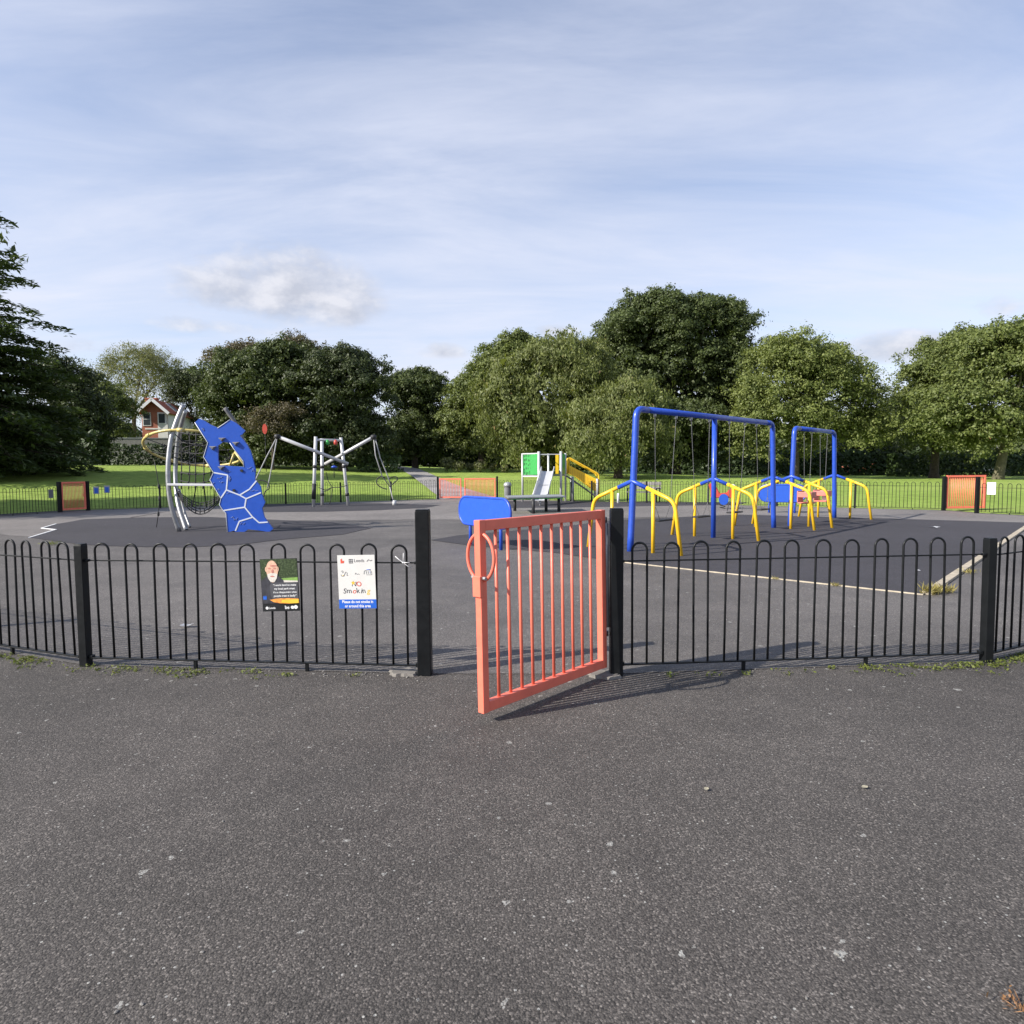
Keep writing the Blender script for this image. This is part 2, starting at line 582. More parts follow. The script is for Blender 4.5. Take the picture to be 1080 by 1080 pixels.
def sdist(x, y):
    """distance outside the tarmac (negative inside)"""
    x = np.asarray(x, float)
    y = np.asarray(y, float)
    dmin = np.full(x.shape, 1e9)
    inside = np.zeros(x.shape, bool)
    n = len(PX)
    for i in range(n):
        ax, ay, bx, by = PX[i], PY[i], PX[(i + 1) % n], PY[(i + 1) % n]
        dx, dy = bx - ax, by - ay
        t = np.clip(((x - ax) * dx + (y - ay) * dy) / (dx * dx + dy * dy), 0, 1)
        dmin = np.minimum(dmin, np.hypot(x - ax - t * dx, y - ay - t * dy))
        with np.errstate(divide='ignore', invalid='ignore'):
            cond = ((ay > y) != (by > y)) & (x < (bx - ax) * (y - ay) / (by - ay + 1e-12) + ax)
        inside ^= cond
    return np.where(inside, -dmin, dmin)


def gz(x, y):
    x = np.asarray(x, float)
    y = np.asarray(y, float)
    d = sdist(x, y)
    zf = np.interp(x, [-60, -40, -20, -10, 0, 12, 22, 34, 60], [2.3, 2.2, 1.95, 1.7, 1.55, 1.1, .6, .3, .2])
    t = np.clip((d - 1.5) / 36.0, 0, 1)
    t = t * t * (3 - 2 * t) * .55 + t * .45
    far = np.clip((d - 40) / 260, 0, 1)
    back = np.clip((y - 5) / 12, 0, 1)
    out = -0.03 + 0.03 * np.clip(d / 1.0, 0, 1) + zf * t * back + far * 2.0
    return np.where(d < 0, -0.07, out)


def gzf(x, y):
    return float(gz(np.array([x]), np.array([y]))[0])


def grid_axis(lo, hi, flo, fhi, fine, coarse_n):
    a = np.arange(flo, fhi + 1e-6, fine)
    s = np.linspace(0, 1, coarse_n + 1)[1:]
    right = fhi + (hi - fhi) * s ** 2.2
    left = flo - (flo - lo) * s ** 2.2
    return np.concatenate([left[::-1], a, right])


def make_terrain():
    xs = grid_axis(-900, 900, -50, 50, 0.55, 18)
    ys = grid_axis(-300, 1500, 0, 72, 0.55, 18)
    X, Y = np.meshgrid(xs, ys)
    Z = gz(X, Y)
    bumps = 0.05 * np.sin(X * .31 + 1.3) * np.sin(Y * .27) + .03 * np.sin(X * .83) * np.sin(Y * .71 + .5)
    D = sdist(X, Y)
    Z = Z + np.where(D > 1.5, bumps * np.clip((D - 1.5) / 4, 0, 1), 0)
    nx, ny = len(xs), len(ys)
    co = np.stack([X, Y, Z], -1).reshape(-1, 3)
    idx = np.arange(nx * ny).reshape(ny, nx)
    q = np.stack([idx[:-1, :-1], idx[:-1, 1:], idx[1:, 1:], idx[1:, :-1]], -1).reshape(-1, 4)
    me = np_mesh('field', co, q, True)
    tag(link('field', me, M['grass']), kind='structure')


def np_mesh(name, co, quads, smooth=False, tint=None):
    me = bpy.data.meshes.new(name)
    nv, nf = len(co), len(quads)
    k = quads.shape[1]
    me.vertices.add(nv)
    me.vertices.foreach_set('co', np.ascontiguousarray(co, dtype=np.float32).ravel())
    me.loops.add(nf * k)
    me.loops.foreach_set('vertex_index', np.ascontiguousarray(quads, dtype=np.int32).ravel())
    me.polygons.add(nf)
    me.polygons.foreach_set('loop_start', np.arange(0, nf * k, k, dtype=np.int32))
    if smooth:
        me.polygons.foreach_set('use_smooth', np.ones(nf, bool))
    if tint is not None:
        a = me.attributes.new('tint', 'FLOAT', 'FACE')
        a.data.foreach_set('value', np.ascontiguousarray(tint, dtype=np.float32))
    me.update(calc_edges=True)
    return me


make_terrain()


def sheet(name, pts, z, mat, kind='structure', wob=0.0, sub=0):
    bm = bmesh.new()
    pp = []
    n = len(pts)
    for i in range(n):
        a, b = Vector(pts[i]), Vector(pts[(i + 1) % n])
        k = max(1, int((b - a).length / 0.4)) if wob else 1
        for j in range(k):
            p = a.lerp(b, j / k)
            if wob and j:
                p = p + Vector((random.uniform(-wob, wob), random.uniform(-wob, wob), 0))
            pp.append(p)
    vs = [bm.verts.new((p.x, p.y, z)) for p in pp]
    f = bm.faces.new(vs)
    bmesh.ops.triangulate(bm, faces=[f])
    for f in bm.faces:
        if f.normal.z < 0:
            f.normal_flip()
    me = bpy.data.meshes.new(name)
    bm.to_mesh(me)
    bm.free()
    return tag(link(name, me, mat), kind=kind)


sheet('tarmac', poly, 0.0, M['asphalt'])
court = [GP_L, GP_R, FP_R, FP_R + EXT_R * 6, Vector((24, 9, 0)), RUN_R, FR1, FR0, FM1, FM0, FL1, FL0, RUN_L, Vector((-22, 9, 0)), FP_L + EXT_L * 6, FP_L]
court = [Vector((p.x, p.y, 0)) for p in court]
sheet('playground_surface', court, 0.004, M['court'])


def px_poly0(pts):
    return [at(x, y, 0) for x, y in pts]


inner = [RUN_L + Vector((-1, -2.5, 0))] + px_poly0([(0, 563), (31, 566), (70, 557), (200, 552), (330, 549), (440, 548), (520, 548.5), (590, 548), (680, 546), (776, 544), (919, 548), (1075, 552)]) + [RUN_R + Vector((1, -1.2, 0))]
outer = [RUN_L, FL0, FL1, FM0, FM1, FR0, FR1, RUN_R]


def resample(pts, n):
    pts = [Vector((p.x, p.y, 0)) for p in pts]
    ds = [0]
    for a, b in zip(pts, pts[1:]):
        ds.append(ds[-1] + (b - a).length)
    out = []
    for k in range(n + 1):
        t = ds[-1] * k / n
        i = max(q for q in range(len(ds)) if ds[q] <= t + 1e-6)
        i = min(i, len(pts) - 2)
        out.append(pts[i].lerp(pts[i + 1], (t - ds[i]) / max(1e-6, ds[i + 1] - ds[i])))
    return out


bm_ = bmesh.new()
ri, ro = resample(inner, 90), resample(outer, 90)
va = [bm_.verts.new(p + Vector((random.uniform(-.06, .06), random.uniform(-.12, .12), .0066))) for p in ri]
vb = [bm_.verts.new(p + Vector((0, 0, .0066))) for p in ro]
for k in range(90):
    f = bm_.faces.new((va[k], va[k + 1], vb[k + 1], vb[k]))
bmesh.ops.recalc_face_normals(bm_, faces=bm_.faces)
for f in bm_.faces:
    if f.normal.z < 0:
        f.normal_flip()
me_ = bpy.data.meshes.new('grazing_light_band')
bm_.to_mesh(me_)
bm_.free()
tag(link('grazing_light_band', me_, M['grazing_pale']), kind='structure')  # paler sheet painting the low-angle brightening of the far tarmac


def px_poly(pts, z=0.0):
    return [at(x, y, z) for x, y in pts]


rub_R = px_poly([(454, 570), (494, 575.5), (586, 583.5), (657, 593.6), (974.5, 628), (1078, 559), (1110, 552.5), (1078, 551.4), (919, 546.7), (776, 543), (642, 549.5), (590, 556), (483, 565)])
rub_L = px_poly([(31, 567.5), (59, 559), (44, 557.5), (59, 553), (89, 548), (148, 546), (220, 545.5), (287, 548.4), (351, 551), (393, 557), (362, 564), (307, 568.5), (251, 575), (195, 577.8), (140, 577), (104, 576), (71, 573)])
rub_B = px_poly([(255, 540.5), (340, 540), (400, 538.3), (448, 536), (466, 532.8), (400, 531), (279, 531.8), (250, 535)])
rub_S = px_poly([(525, 528.6), (640, 529.3), (790, 530), (775, 532.5), (600, 535.5), (525, 536)])
for p_ in (rub_R, rub_L, rub_B, rub_S):
    pass
sheet('safety_surface', rub_R, 0.011, M['rubber'])
sheet('safety_surface', rub_L, 0.011, M['rubber'], wob=0.03)
sheet('safety_surface', rub_B, 0.011, M['rubber'], wob=0.03)
sheet('safety_surface', rub_S, 0.011, M['rubber'], wob=0.03)

# timber edging round the front of the swing surface
def edging(pts, w=0.045, h=0.03):
    mb = MB()
    for a, b in zip(pts, pts[1:]):
        a, b = Vector(a), Vector(b)
        n = max(1, round((b - a).length / 2.4))
        for i in range(n):
            p, q = a.lerp(b, i / n), a.lerp(b, (i + 1) / n)
            d = (q - p).normalized() * 0.006
            mb.bar(p + d + Vector((0, 0, h / 2)), q - d + Vector((0, 0, h / 2 + random.uniform(-.003, .003))), w, h, 0.004)
    return mb


e1 = edging([rub_R[3], rub_R[4]], 0.03, 0.018).build('edging_board', M['timber'])
tag(e1, 'thin pale timber edging along the front of the swing safety surface', 'edging board')
e2 = edging([rub_R[4] + Vector((.05, .03, 0)), rub_R[5] + (rub_R[5] - rub_R[4]).normalized() * 3], 0.1, 0.035).build('edging_board', M['timber'])
tag(e2, 'wide weathered timber edging running back from the weed tuft corner', 'edging board')
e3 = edging([rub_L[1], rub_L[2], ], 0.05, 0.02)
e3.bar(rub_L[0] + Vector((0, 0, .01)), rub_L[1] + Vector((0, 0, .01)), .05, .02)
e3.bar(rub_L[2] + Vector((0, 0, .01)), rub_L[3] + Vector((0, 0, .01)), .05, .02)
tag(e3.build('edging_strip', M['white']), 'pale zigzag edging strip at the left tip of the climber surface', 'edging strip')

# path from the far middle gate into the park
def ribbon(name, pts, widths, mat, dz=0.03):
    mb = bmesh.new()
    n = 60
    P = [Vector(p) for p in pts]
    rows = []
    for i in range(n + 1):
        s = i / n * (len(P) - 1)
        k = min(int(s), len(P) - 2)
        f = s - k
        c = P[k].lerp(P[k + 1], f)
        w = widths[k] * (1 - f) + widths[k + 1] * f
        t = (P[k + 1] - P[k]).normalized()
        nn = Vector((-t.y, t.x, 0))
        row = []
        for j in range(7):
            q = c + nn * w * (j / 6 - .5)
            row.append(mb.verts.new((q.x, q.y, gzf(q.x, q.y) + dz)))
        rows.append(row)
    for a, b in zip(rows, rows[1:]):
        for j in range(6):
            f = mb.faces.new((a[j], a[j + 1], b[j + 1], b[j]))
            if f.normal.z < 0:
                f.normal_flip()
    bmesh.ops.recalc_face_normals(mb, faces=mb.faces)
    me = bpy.data.meshes.new(name)
    mb.to_mesh(me)
    mb.free()
    return tag(link(name, me, mat), kind='structure')


gm = (FM0 + FM1) / 2
ribbon('path', [gm + Vector((0, .2, 0)), Vector((-2.9, 37, 0)), Vector((-4.6, 44, 0)), Vector((-6.9, 53, 0)), Vector((-9.3, 62, 0)), Vector((-12, 72, 0)), Vector((-15, 84, 0))], [3.2, 2.7, 2.3, 2.0, 1.9, 1.9, 1.9], M['pathm'], 0.07)

# ------------------------------------------------------------------ fence
HOOP_W, BAR_R, RAIL_T, RAIL_B, HOOP_H = 0.108, 0.0085, 0.825, 0.065, 0.965


def hoop_mesh(seg=8):
    r = HOOP_W / 2
    pts = [Vector((-r, 0, RAIL_B)), Vector((-r, 0, 0.5)), Vector((-r, 0, HOOP_H - r - BAR_R))]
    pts += arc((0, 0, HOOP_H - r - BAR_R), r, PI, 0, 10, (1, 0, 0), (0, 0, 1))[1:]
    pts += [Vector((r, 0, .5)), Vector((r, 0, RAIL_B))]
    mb = MB().tube(pts, BAR_R, seg)
    me = bpy.data.meshes.new('hoop')
    mb.bm.to_mesh(me)
    mb.bm.free()
    me.materials.append(M['black'])
    return me


HOOP = hoop_mesh()


def post_mesh(w, h):
    mb = MB().box((0, 0, h / 2 - .05), (w, w, h + .1), bev=0.004)
    mb.box((0, 0, h + .004), (w * .93, w * .93, .012), bev=.003)
    me = bpy.data.meshes.new('post')
    mb.bm.to_mesh(me)
    mb.bm.free()
    me.materials.append(M['black'])
    return me


POST = post_mesh(0.066, 0.945)


def fence_run(a, b, npan, label, start_post=False, end_post=False, feet=True, sag=0.0):
    a, b = Vector(a), Vector(b)
    d = (b - a)
    ang = math.atan2(d.y, d.x)
    ln = d.length
    t = thing('bow_top_fence', label, 'fence', a, ang, 'black bow top fencing round the playground')
    pl = ln / npan
    for i in range(npan + 1):
        if (i == 0 and not start_post) or (i == npan and not end_post):
            continue
        o = link('post', POST, None, t, (i * pl, 0, 0))
        o.rotation_euler = (random.uniform(-.008, .008), random.uniform(-.012, .012), random.uniform(-.05, .05))
    for i in range(npan):
        x0, x1 = i * pl + .045, (i + 1) * pl - .045
        dz = random.uniform(-.006, .006)
        MB().box(((x0 + x1) / 2, 0, RAIL_T), (x1 - x0, 0.009, 0.011), bev=.002).box((x0 + .008, 0, RAIL_T), (.03, .03, .02), bev=.004).box((x1 - .008, 0, RAIL_T), (.03, .03, .02), bev=.004).build('top_rail', M['black'], t, (0, 0, dz))
        mb = MB().box(((x0 + x1) / 2, 0, RAIL_B), (x1 - x0, 0.032, 0.011), bev=.002).box((x0 + .008, 0, RAIL_B + .006), (.03, .036, .03), bev=.005).box((x1 - .008, 0, RAIL_B + .006), (.03, .036, .03), bev=.005)
        if feet:
            for q in (.33, .67):
                mb.box((x0 + (x1 - x0) * q, 0, RAIL_B / 2 - .02), (.022, .022, RAIL_B + .03))
        mb.build('bottom_rail', M['black'], t, (0, 0, dz))
        nb = max(3, round((x1 - x0) / 0.2335))
        sp = (x1 - x0 - .045) / nb
        for k in range(nb):
            o = link('hoop', HOOP, None, t, (x0 + .0225 + sp * (k + .5), 0, dz + random.uniform(-.004, .004)))
            o.rotation_euler = (random.uniform(-.012, .012), random.uniform(-.012, .012), random.uniform(-.1, .1))
    return t


def gate_post(p, h, w, label, rz=0.0, grp=None):
    mb = MB().box((0, 0, h / 2 - .1), (w, w, h + .2), bev=0.006)
    o = mb.build('gate_post', M['black'])
    MB().box((0, 0, h + .004), (w * .94, w * .94, .014), bev=.004).build('cap', M['black'], o)
    o.location = p
    o.rotation_euler = (0, 0, rz)
    return tag(o, label, 'gate post', grp)


NEAR_ANG = math.atan2((GP_R - GP_L).y, (GP_R - GP_L).x)
gate_post(GP_L, 1.205, 0.1, 'black square gate post left of the wide open coral gate, scuffed', NEAR_ANG)
gate_post(GP_R + Vector((.008, 0, 0)), 1.205, 0.092, 'black square post that the near coral gate hangs from', NEAR_ANG)
dl = (FP_L - GP_L).normalized()
dr = (FP_R - GP_R).normalized()
fence_run(FP_L, GP_L, 1, 'near bow top fence panel carrying the two notices', start_post=True)
fence_run(GP_R, FP_R, 1, 'near bow top fence panel in front of the swing surface', end_post=True)
fence_run(FP_L + EXT_L * 2.65 * 3, FP_L, 3, 'near bow top fence bending away at the left edge of the photo', start_post=True)
fence_run(FP_R, FP_R + EXT_R * 2.65 * 3, 3, 'near bow top fence bending away at the right edge of the photo', end_post=True)
fence_run(RUN_L, FL0, 3, 'far fence run left of the small far gate, with grey plate', start_post=True)
fence_run(FL1, FM0, round((FM0 - FL1).length / 2.65), 'far fence run behind the climber, from small gate to double gate')
fence_run(FM1, FR0, round((FR0 - FM1).length / 2.65), 'long far fence run behind the slide and swings')
fence_run(FR1, RUN_R, 3, 'far fence run right of the opened far gate, with white box', end_post=True)

# concrete footings at the near gate posts
def footing(p, r, label, seed):
    rng = random.Random(seed)
    bm = bmesh.new()
    n = 22
    rs = [r * rng.uniform(.75, 1.15) for _ in range(n)]
    lo = [bm.verts.new((rs[k] * math.cos(2 * PI * k / n), rs[k] * .8 * math.sin(2 * PI * k / n), -.02)) for k in range(n)]
    hi = [bm.verts.new((rs[k] * .8 * math.cos(2 * PI * k / n), rs[k] * .65 * math.sin(2 * PI * k / n), .018 + rng.uniform(-.003, .004))) for k in range(n)]
    for k in range(n):
        bm.faces.new((lo[k], lo[(k + 1) % n], hi[(k + 1) % n], hi[k]))
    bm.faces.new(hi)
    bmesh.ops.recalc_face_normals(bm, faces=bm.faces)
    me = bpy.data.meshes.new('concrete_footing')
    bm.to_mesh(me)
    bm.free()
    o = link('concrete_footing', me, M['concrete'], None, p)
    tag(o, label, 'footing')


footing(GP_R + Vector((-.07, -.03, 0)), 0.14, 'rough pale concrete footing under the coral gate hinge post', 3)
footing(GP_L + Vector((-.16, .02, 0)), 0.13, 'broken pale concrete footing beside the scuffed left gate post', 5)

# ------------------------------------------------------------------ the coral gates
def gate_leaf(L_, h, nb, handle=True, stile=.05, railh=.066, barr=.0105, z0=.055, name_cat=None):
    """parts of a leaf in its own frame: hinge stile at x=0, free end at x=L_"""
    t = bpy.data.objects.new('coral_gate', None)
    t.empty_display_size = .3
    COL.objects.link(t)
    z1 = z0 + h
    MB().box((stile / 2, 0, (z0 + z1) / 2), (stile, stile, h), bev=.004).build('stile', M['coral'], t)
    MB().box((L_ - stile / 2, 0, (z0 + z1) / 2), (stile, stile, h), bev=.004).build('stile', M['coral'], t)
    MB().box((L_ / 2, 0, z1 - railh / 2), (L_ - 2 * stile, stile * .94, railh - .004), bev=.004).build('rail', M['coral'], t)
    MB().box((L_ / 2, 0, z0 + railh / 2), (L_ - 2 * stile, stile * .94, railh - .004), bev=.004).build('rail', M['coral'], t)
    me = None
    for k in range(nb):
        x = stile + (L_ - 2 * stile) * (k + 1) / (nb + 1)
        if me is None:
            o = MB().tube([(0, 0, z0 + railh - .006), (0, 0, (z0 + z1) / 2), (0, 0, z1 - railh + .006)], barr, 10).build('bar', M['coral'], t, (x, 0, 0))
            me = o.data
        else:
            link('bar', me, None, t, (x, 0, 0))
    return t


hinge = Vector((at(639, 711).x, GP_R.y, 0))
hinge = Vector((GP_R.x - .075, GP_R.y + .0, 0))
free_dir = (Vector((-0.118, 3.875, 0)) - hinge)
GL = 1.245
g = gate_leaf(GL, 1.15, 10)
g.location = hinge
g.rotation_euler = (.018, 0, math.atan2(free_dir.y, free_dir.x))
tag(g, 'large coral red barred gate standing open towards the camera, oval ring handle', 'gate', 'coral gates of the playground')
# oval ring handle across the free stile, latch box, hinges, closer tube
ring = [Vector((GL - .027, .112 * math.cos(a), .985 + .14 * math.sin(a))) for a in [2 * PI * i / 40 for i in range(40)]]
MB().tube(ring, .0105, 10, closed=True).build('ring_handle', M['coral'], g)
lb = MB().box((GL + .003, 0, .815), (.022, .066, .125), bev=.004).build('latch_box', M['coral'], g)
MB().tube([(GL - .01, -.06, .865), (GL - .01, -.035, .865)], .01, 10).tube([(GL - .01, .035, .865), (GL - .01, .06, .865)], .01, 10).build('latch_pin', M['galv'], lb)
for z in (1.13, .3):
    MB().tube([(-.004, 0, z), (-.03, 0, z)], .011, 10).lathe([(.017, -.02), (.017, .02)], (-.026, 0, z), 14).build('hinge', M['steel'], g)
MB().lathe([(.001, 0), (.016, .002), (.016, .4), (.017, .402), (.017, .76), (.001, .765)], (-.02, .015, .345), 14).build('closer_tube', M['galv'], g)
MB().tube([(GL - .047, -.0255, .1), (GL - .047, -.0255, .135)], .0035, 6).tube([(GL - .33, -.0255, .075), (GL - .33, -.0255, .11)], .0025, 6).build('weld_mark', M['white'], g)

# far gates
p0 = FL0.lerp(FL1, .5)
lv = (FL1 - FL0)
for p, lab in ((FL0, 'black far gate post left of the small closed coral gate'), (FL1, 'black far gate post beside two blue notices'),
               (FM0, 'black post at the left of the far double gate'), (FM1, 'black post at the right of the far double gate'),
               (FR0, 'black far gate post that the opened right gate hangs from'), (FR1, 'black far gate post standing in front of the opened right gate')):
    gate_post(p, 1.15, .12 if p in (FL0, FL1) else .1, lab)


def far_gate(hp, fp, nb, label, h=1.05, rot=None, Lx=None):
    d = fp - hp
    ln = (d.length - .16) if Lx is None else Lx
    g = gate_leaf(ln, h, nb, z0=.07, barr=.012, railh=.07, stile=.06)
    a = math.atan2(d.y, d.x) if rot is None else rot
    g.location = hp + Vector((math.cos(a), math.sin(a), 0)) * .08
    g.rotation_euler = (0, 0, a)
    tag(g, label, 'gate', 'coral gates of the playground')
    for z in (.25, .95):
        MB().box((-.02, 0, z), (.05, .03, .05), bev=.004).build('hinge', M['galv'], g)
    MB().box((ln - .03, .045, .62), (.05, .03, .12), bev=.004).build('latch_box', M['coral'], g)
    return g


far_gate(FL0, FL1, 14, 'small closed coral gate in the far fence at the left', h=1.08)
split = FM0.lerp(FM1, .4)
far_gate(FM0, split + (split - FM0).normalized() * .08, 12, 'narrow left leaf of the far coral double gate, path behind it', h=1.0)
far_gate(FM1, split - (FM1 - split).normalized() * -.08, 21, 'wide right leaf of the far coral double gate, grass behind it', h=1.0)
far_gate(FR0, FR1, 19, 'far right coral gate swung open behind its post', h=1.12, rot=R(4), Lx=1.38)

# ------------------------------------------------------------------ notices on the near fence
fdir = (GP_L - FP_L).normalized()
fang = math.atan2(fdir.y, fdir.x)


def on_fence(px, z, off=-.02):
    """point on the left near panel seen at column px, at height z"""
    d = ray(px, 600)
    nrm = Vector((-fdir.y, fdir.x, 0))
    t = (FP_L).dot(nrm) / d.dot(nrm)
    p = d * t
    return Vector((p.x, p.y, z)) + nrm * off


def plate_rect(x0, x1, z0, z1, mat, parent, y, name, th=.0012):
    return MB().box(((x0 + x1) / 2, y, (z0 + z1) / 2), (x1 - x0, th, z1 - z0)).build(name, mat, parent)


def shape(pts, mat, parent, y, name, th=.0010):
    return MB().prism([(p[0], p[1]) for p in pts], th, (0, y, 0), (1, 0, 0), (0, 0, 1)).build(name, mat, parent)


def ell(cx, cz, rx, rz, n=28, a0=0.0, a1=2 * PI, wob=0.0):
    return [(cx + rx * math.cos(a0 + (a1 - a0) * i / n) * (1 + random.uniform(-wob, wob)), cz + rz * math.sin(a0 + (a1 - a0) * i / n) * (1 + random.uniform(-wob, wob))) for i in range(n)]


# dark photo poster: 0.29 x 0.395
pc = on_fence(299.0, -0.028)
pos = thing('photo_poster', 'dark photo poster of a bearded bald person, tied to the near fence', 'poster', pc, fang + .0)
pos.rotation_euler = (0, R(-2.0), fang)
W_, H_, zb = .29, .395, .485
MB().box((0, .0035, zb + H_ / 2), (W_, .003, H_), bev=.001).build('backing_board', M['print_dark'], pos)
Y0 = 0.0012
def PP(u, v):  # u,v in 0..1 from top left
    return (-W_ / 2 + W_ * u, zb + H_ * (1 - v))
shape([PP(.01, .01), PP(.99, .01), PP(.99, .4), PP(.01, .4)][::-1], M['print_foliage'], pos, Y0, 'printed_trees')
shape([PP(.5, .375), PP(.99, .36), PP(.99, .44), PP(.5, .44)][::-1], M['print_lawn'], pos, Y0 - .0011, 'printed_lawn')
shape([PP(.5, .405), PP(.99, .425), PP(.99, .45), PP(.5, .45)][::-1], M['print_hair'], pos, Y0 - .0022, 'printed_path')
shape([PP(.02, .6), PP(.02, .4), PP(.13, .35), PP(.24, .31), PP(.46, .32), PP(.6, .4), PP(.66, .55), PP(.66, .85), PP(.02, .85)][::-1], M['print_jacket'], pos, Y0 - .0033, 'printed_jacket')
hc = PP(.325, .215)
pts_head = []
for i in range(36):
    a = 2 * PI * i / 36
    x, z = math.cos(a), math.sin(a)
    pts_head.append((hc[0] + x * .046 * (1.0 if z > -.1 else (1 - .18 * (-z))), hc[1] + z * (.073 if z > 0 else .092)))
shape(pts_head, M['print_skin'], pos, Y0 - .0044, 'printed_face')
shape(ell(hc[0] - .047, hc[1] + .008, .007, .018), M['print_skin'], pos, Y0 - .0044, 'printed_ear')
shape(ell(hc[0] + .046, hc[1] + .008, .006, .017), M['print_skin'], pos, Y0 - .0044, 'printed_ear')
shape([(hc[0] - .04, hc[1] - .03), (hc[0] - .02, hc[1] - .022), (hc[0] + .02, hc[1] - .022), (hc[0] + .04, hc[1] - .03), (hc[0] + .034, hc[1] - .06), (hc[0] + .015, hc[1] - .088), (hc[0] - .015, hc[1] - .088), (hc[0] - .034, hc[1] - .06)][::-1], M['print_hair'], pos, Y0 - .0055, 'printed_beard')
shape(ell(hc[0], hc[1] - .046, .016, .005), M['print_blush'], pos, Y0 - .0066, 'printed_mouth')
shape(ell(hc[0] + .004, hc[1] - .008, .009, .016), M['print_blush'], pos, Y0 - .0055, 'printed_nose')
shape(ell(hc[0] - .019, hc[1] + .014, .011, .006), M['print_blush'], pos, Y0 - .0055, 'printed_eye')
shape(ell(hc[0] + .021, hc[1] + .014, .011, .006), M['print_blush'], pos, Y0 - .0055, 'printed_eye')
shape(ell(hc[0] + .012, hc[1] + .033, .028, .006), M['print_blush'], pos, Y0 - .0055, 'printed_brow')
shape([PP(.24, .5), PP(.29, .45), PP(.99, .45), PP(.99, .76), PP(.3, .76), PP(.25, .7)][::-1], M['print_grey'], pos, Y0 - .0055, 'quote_panel')
for i, s in enumerate(['\u201cI work hard to make', 'my local park great.', "It's so disappointing when", 'people treat it badly\u201d']):
    q = PP(.635, .5 + .068 * i)
    text_mesh(s, .0205 if i != 2 else .0175, M['print_white'], 'lettering', pos, (q[0], Y0 - .0072, q[1]), shear=.12, bold=.0004)
st = [PP(.22, .775), PP(.4, .755), PP(.7, .75), PP(.99, .765), PP(1.0, .84), PP(.75, .855), PP(.5, .845), PP(.32, .82)]
shape(st[::-1], M['print_orange'], pos, Y0 - .0066, 'brush_stroke')
st = [PP(.55, .78), PP(.99, .775), PP(.985, .845), PP(.8, .85), PP(.52, .83)]
shape(st[::-1], M['print_yellow'], pos, Y0 - .0078, 'brush_stroke')
q = PP(.09, .73)
shape([(q[0] - .013, q[1] - .016), (q[0] + .013, q[1] - .016), (q[0] + .014, q[1] + .006), (q[0] + .006, q[1] + .014), (q[0], q[1] + .004), (q[0] - .006, q[1] + .014), (q[0] - .014, q[1] + .006)], M['print_blue'], pos, Y0 - .0046, 'jacket_badge')
q = PP(.12, .935)
shape(ell(q[0], q[1], .011, .011), M['print_white'], pos, Y0, 'crest')
text_mesh('Leeds', .022, M['print_white'], 'lettering', pos, (q[0] + .04, Y0 - .0008, q[1]), bold=.0004)
q = PP(.66, .93)
text_mesh('be', .036, M['print_white'], 'lettering', pos, (q[0], Y0 - .0008, q[1]), bold=.0008)
q = PP(.85, .93)
shape(ell(q[0] - .014, q[1], .014, .012, wob=.12), M['print_white'], pos, Y0, 'logo')
shape(ell(q[0] + .012, q[1] + .002, .015, .014, wob=.12), M['print_white'], pos, Y0, 'logo')

# white "no smoking" notice: 0.285 x 0.39
pc = on_fence(379.0, 0.0, -.022)
ns = thing('no_smoking_notice', 'white no smoking notice with children\u2019s drawings and blue foot band', 'notice', pc, fang)
ns.rotation_euler = (0, R(-1.2), fang)
W_, H_, zb = .282, .395, .487
MB().box((0, .0035, zb + H_ / 2), (W_, .003, H_), bev=.001).build('backing_board', M['offwhite'], ns)
shape([PP(.0, .83), PP(1, .83), PP(1, 1), PP(0, 1)][::-1], M['print_blue'], ns, Y0, 'blue_band')
q = PP(.5, .875)
text_mesh('Please do not smoke in', .029, M['print_white'], 'lettering', ns, (q[0], Y0 - .0008, q[1]), bold=.0008, sx=.86)
q = PP(.5, .955)
text_mesh('or around this area', .029, M['print_white'], 'lettering', ns, (q[0], Y0 - .0008, q[1]), bold=.0008, sx=.86)
q = PP(.54, .545)
text_mesh('N', .05, M['print_ink'], 'lettering', ns, (q[0] - .034, Y0, q[1]), shear=.1)
text_mesh('O', .05, M['print_red'], 'lettering', ns, (q[0] + .006, Y0, q[1]), shear=-.1, bold=.0006)
for i, ch in enumerate('Smoking'):
    xs_ = [-.34, -.22, -.1, .0, .075, .145, .25]
    q = PP(.53 + xs_[i] * 1.08, .675 - (.006 if i % 2 else 0))
    text_mesh(ch, .054, M['print_ink'] if i not in (2, 6) else (M['print_red'] if i == 2 else M['print_yellow']), 'lettering', ns, (q[0], Y0, q[1]), shear=.15 * (-1) ** i, bold=.0003)
c_ = PP(.4, .52)
star = []
for i in range(10):
    a = PI / 2 + PI * i / 5
    rr = .017 if i % 2 == 0 else .008
    star.append((c_[0] + rr * math.cos(a), c_[1] + rr * math.sin(a)))
shape(star, M['print_yellow'], ns, Y0, 'drawn_star')
q = PP(.13, .11)
shape([(q[0] - .012, q[1] - .016), (q[0] + .012, q[1] - .014), (q[0] + .015, q[1] + .004), (q[0] + .002, q[1]), (q[0] - .003, q[1] + .02), (q[0] - .013, q[1] + .012)], M['print_red'], ns, Y0, 'logo')
q = PP(.36, .11)
mb = MB()
for dx in (-.012, 0, .012):
    mb.box((q[0] + dx, Y0, q[1]), (.003, .001, .03))
for dz in (-.0135, 0, .0135):
    mb.box((q[0], Y0 - .0012, q[1] + dz), (.03, .001, .003))
mb.build('crest', M['print_ink'], ns)
q = PP(.585, .105)
text_mesh('Leeds', .034, M['print_ink'], 'lettering', ns, (q[0], Y0, q[1]))
q = PP(.86, .105)
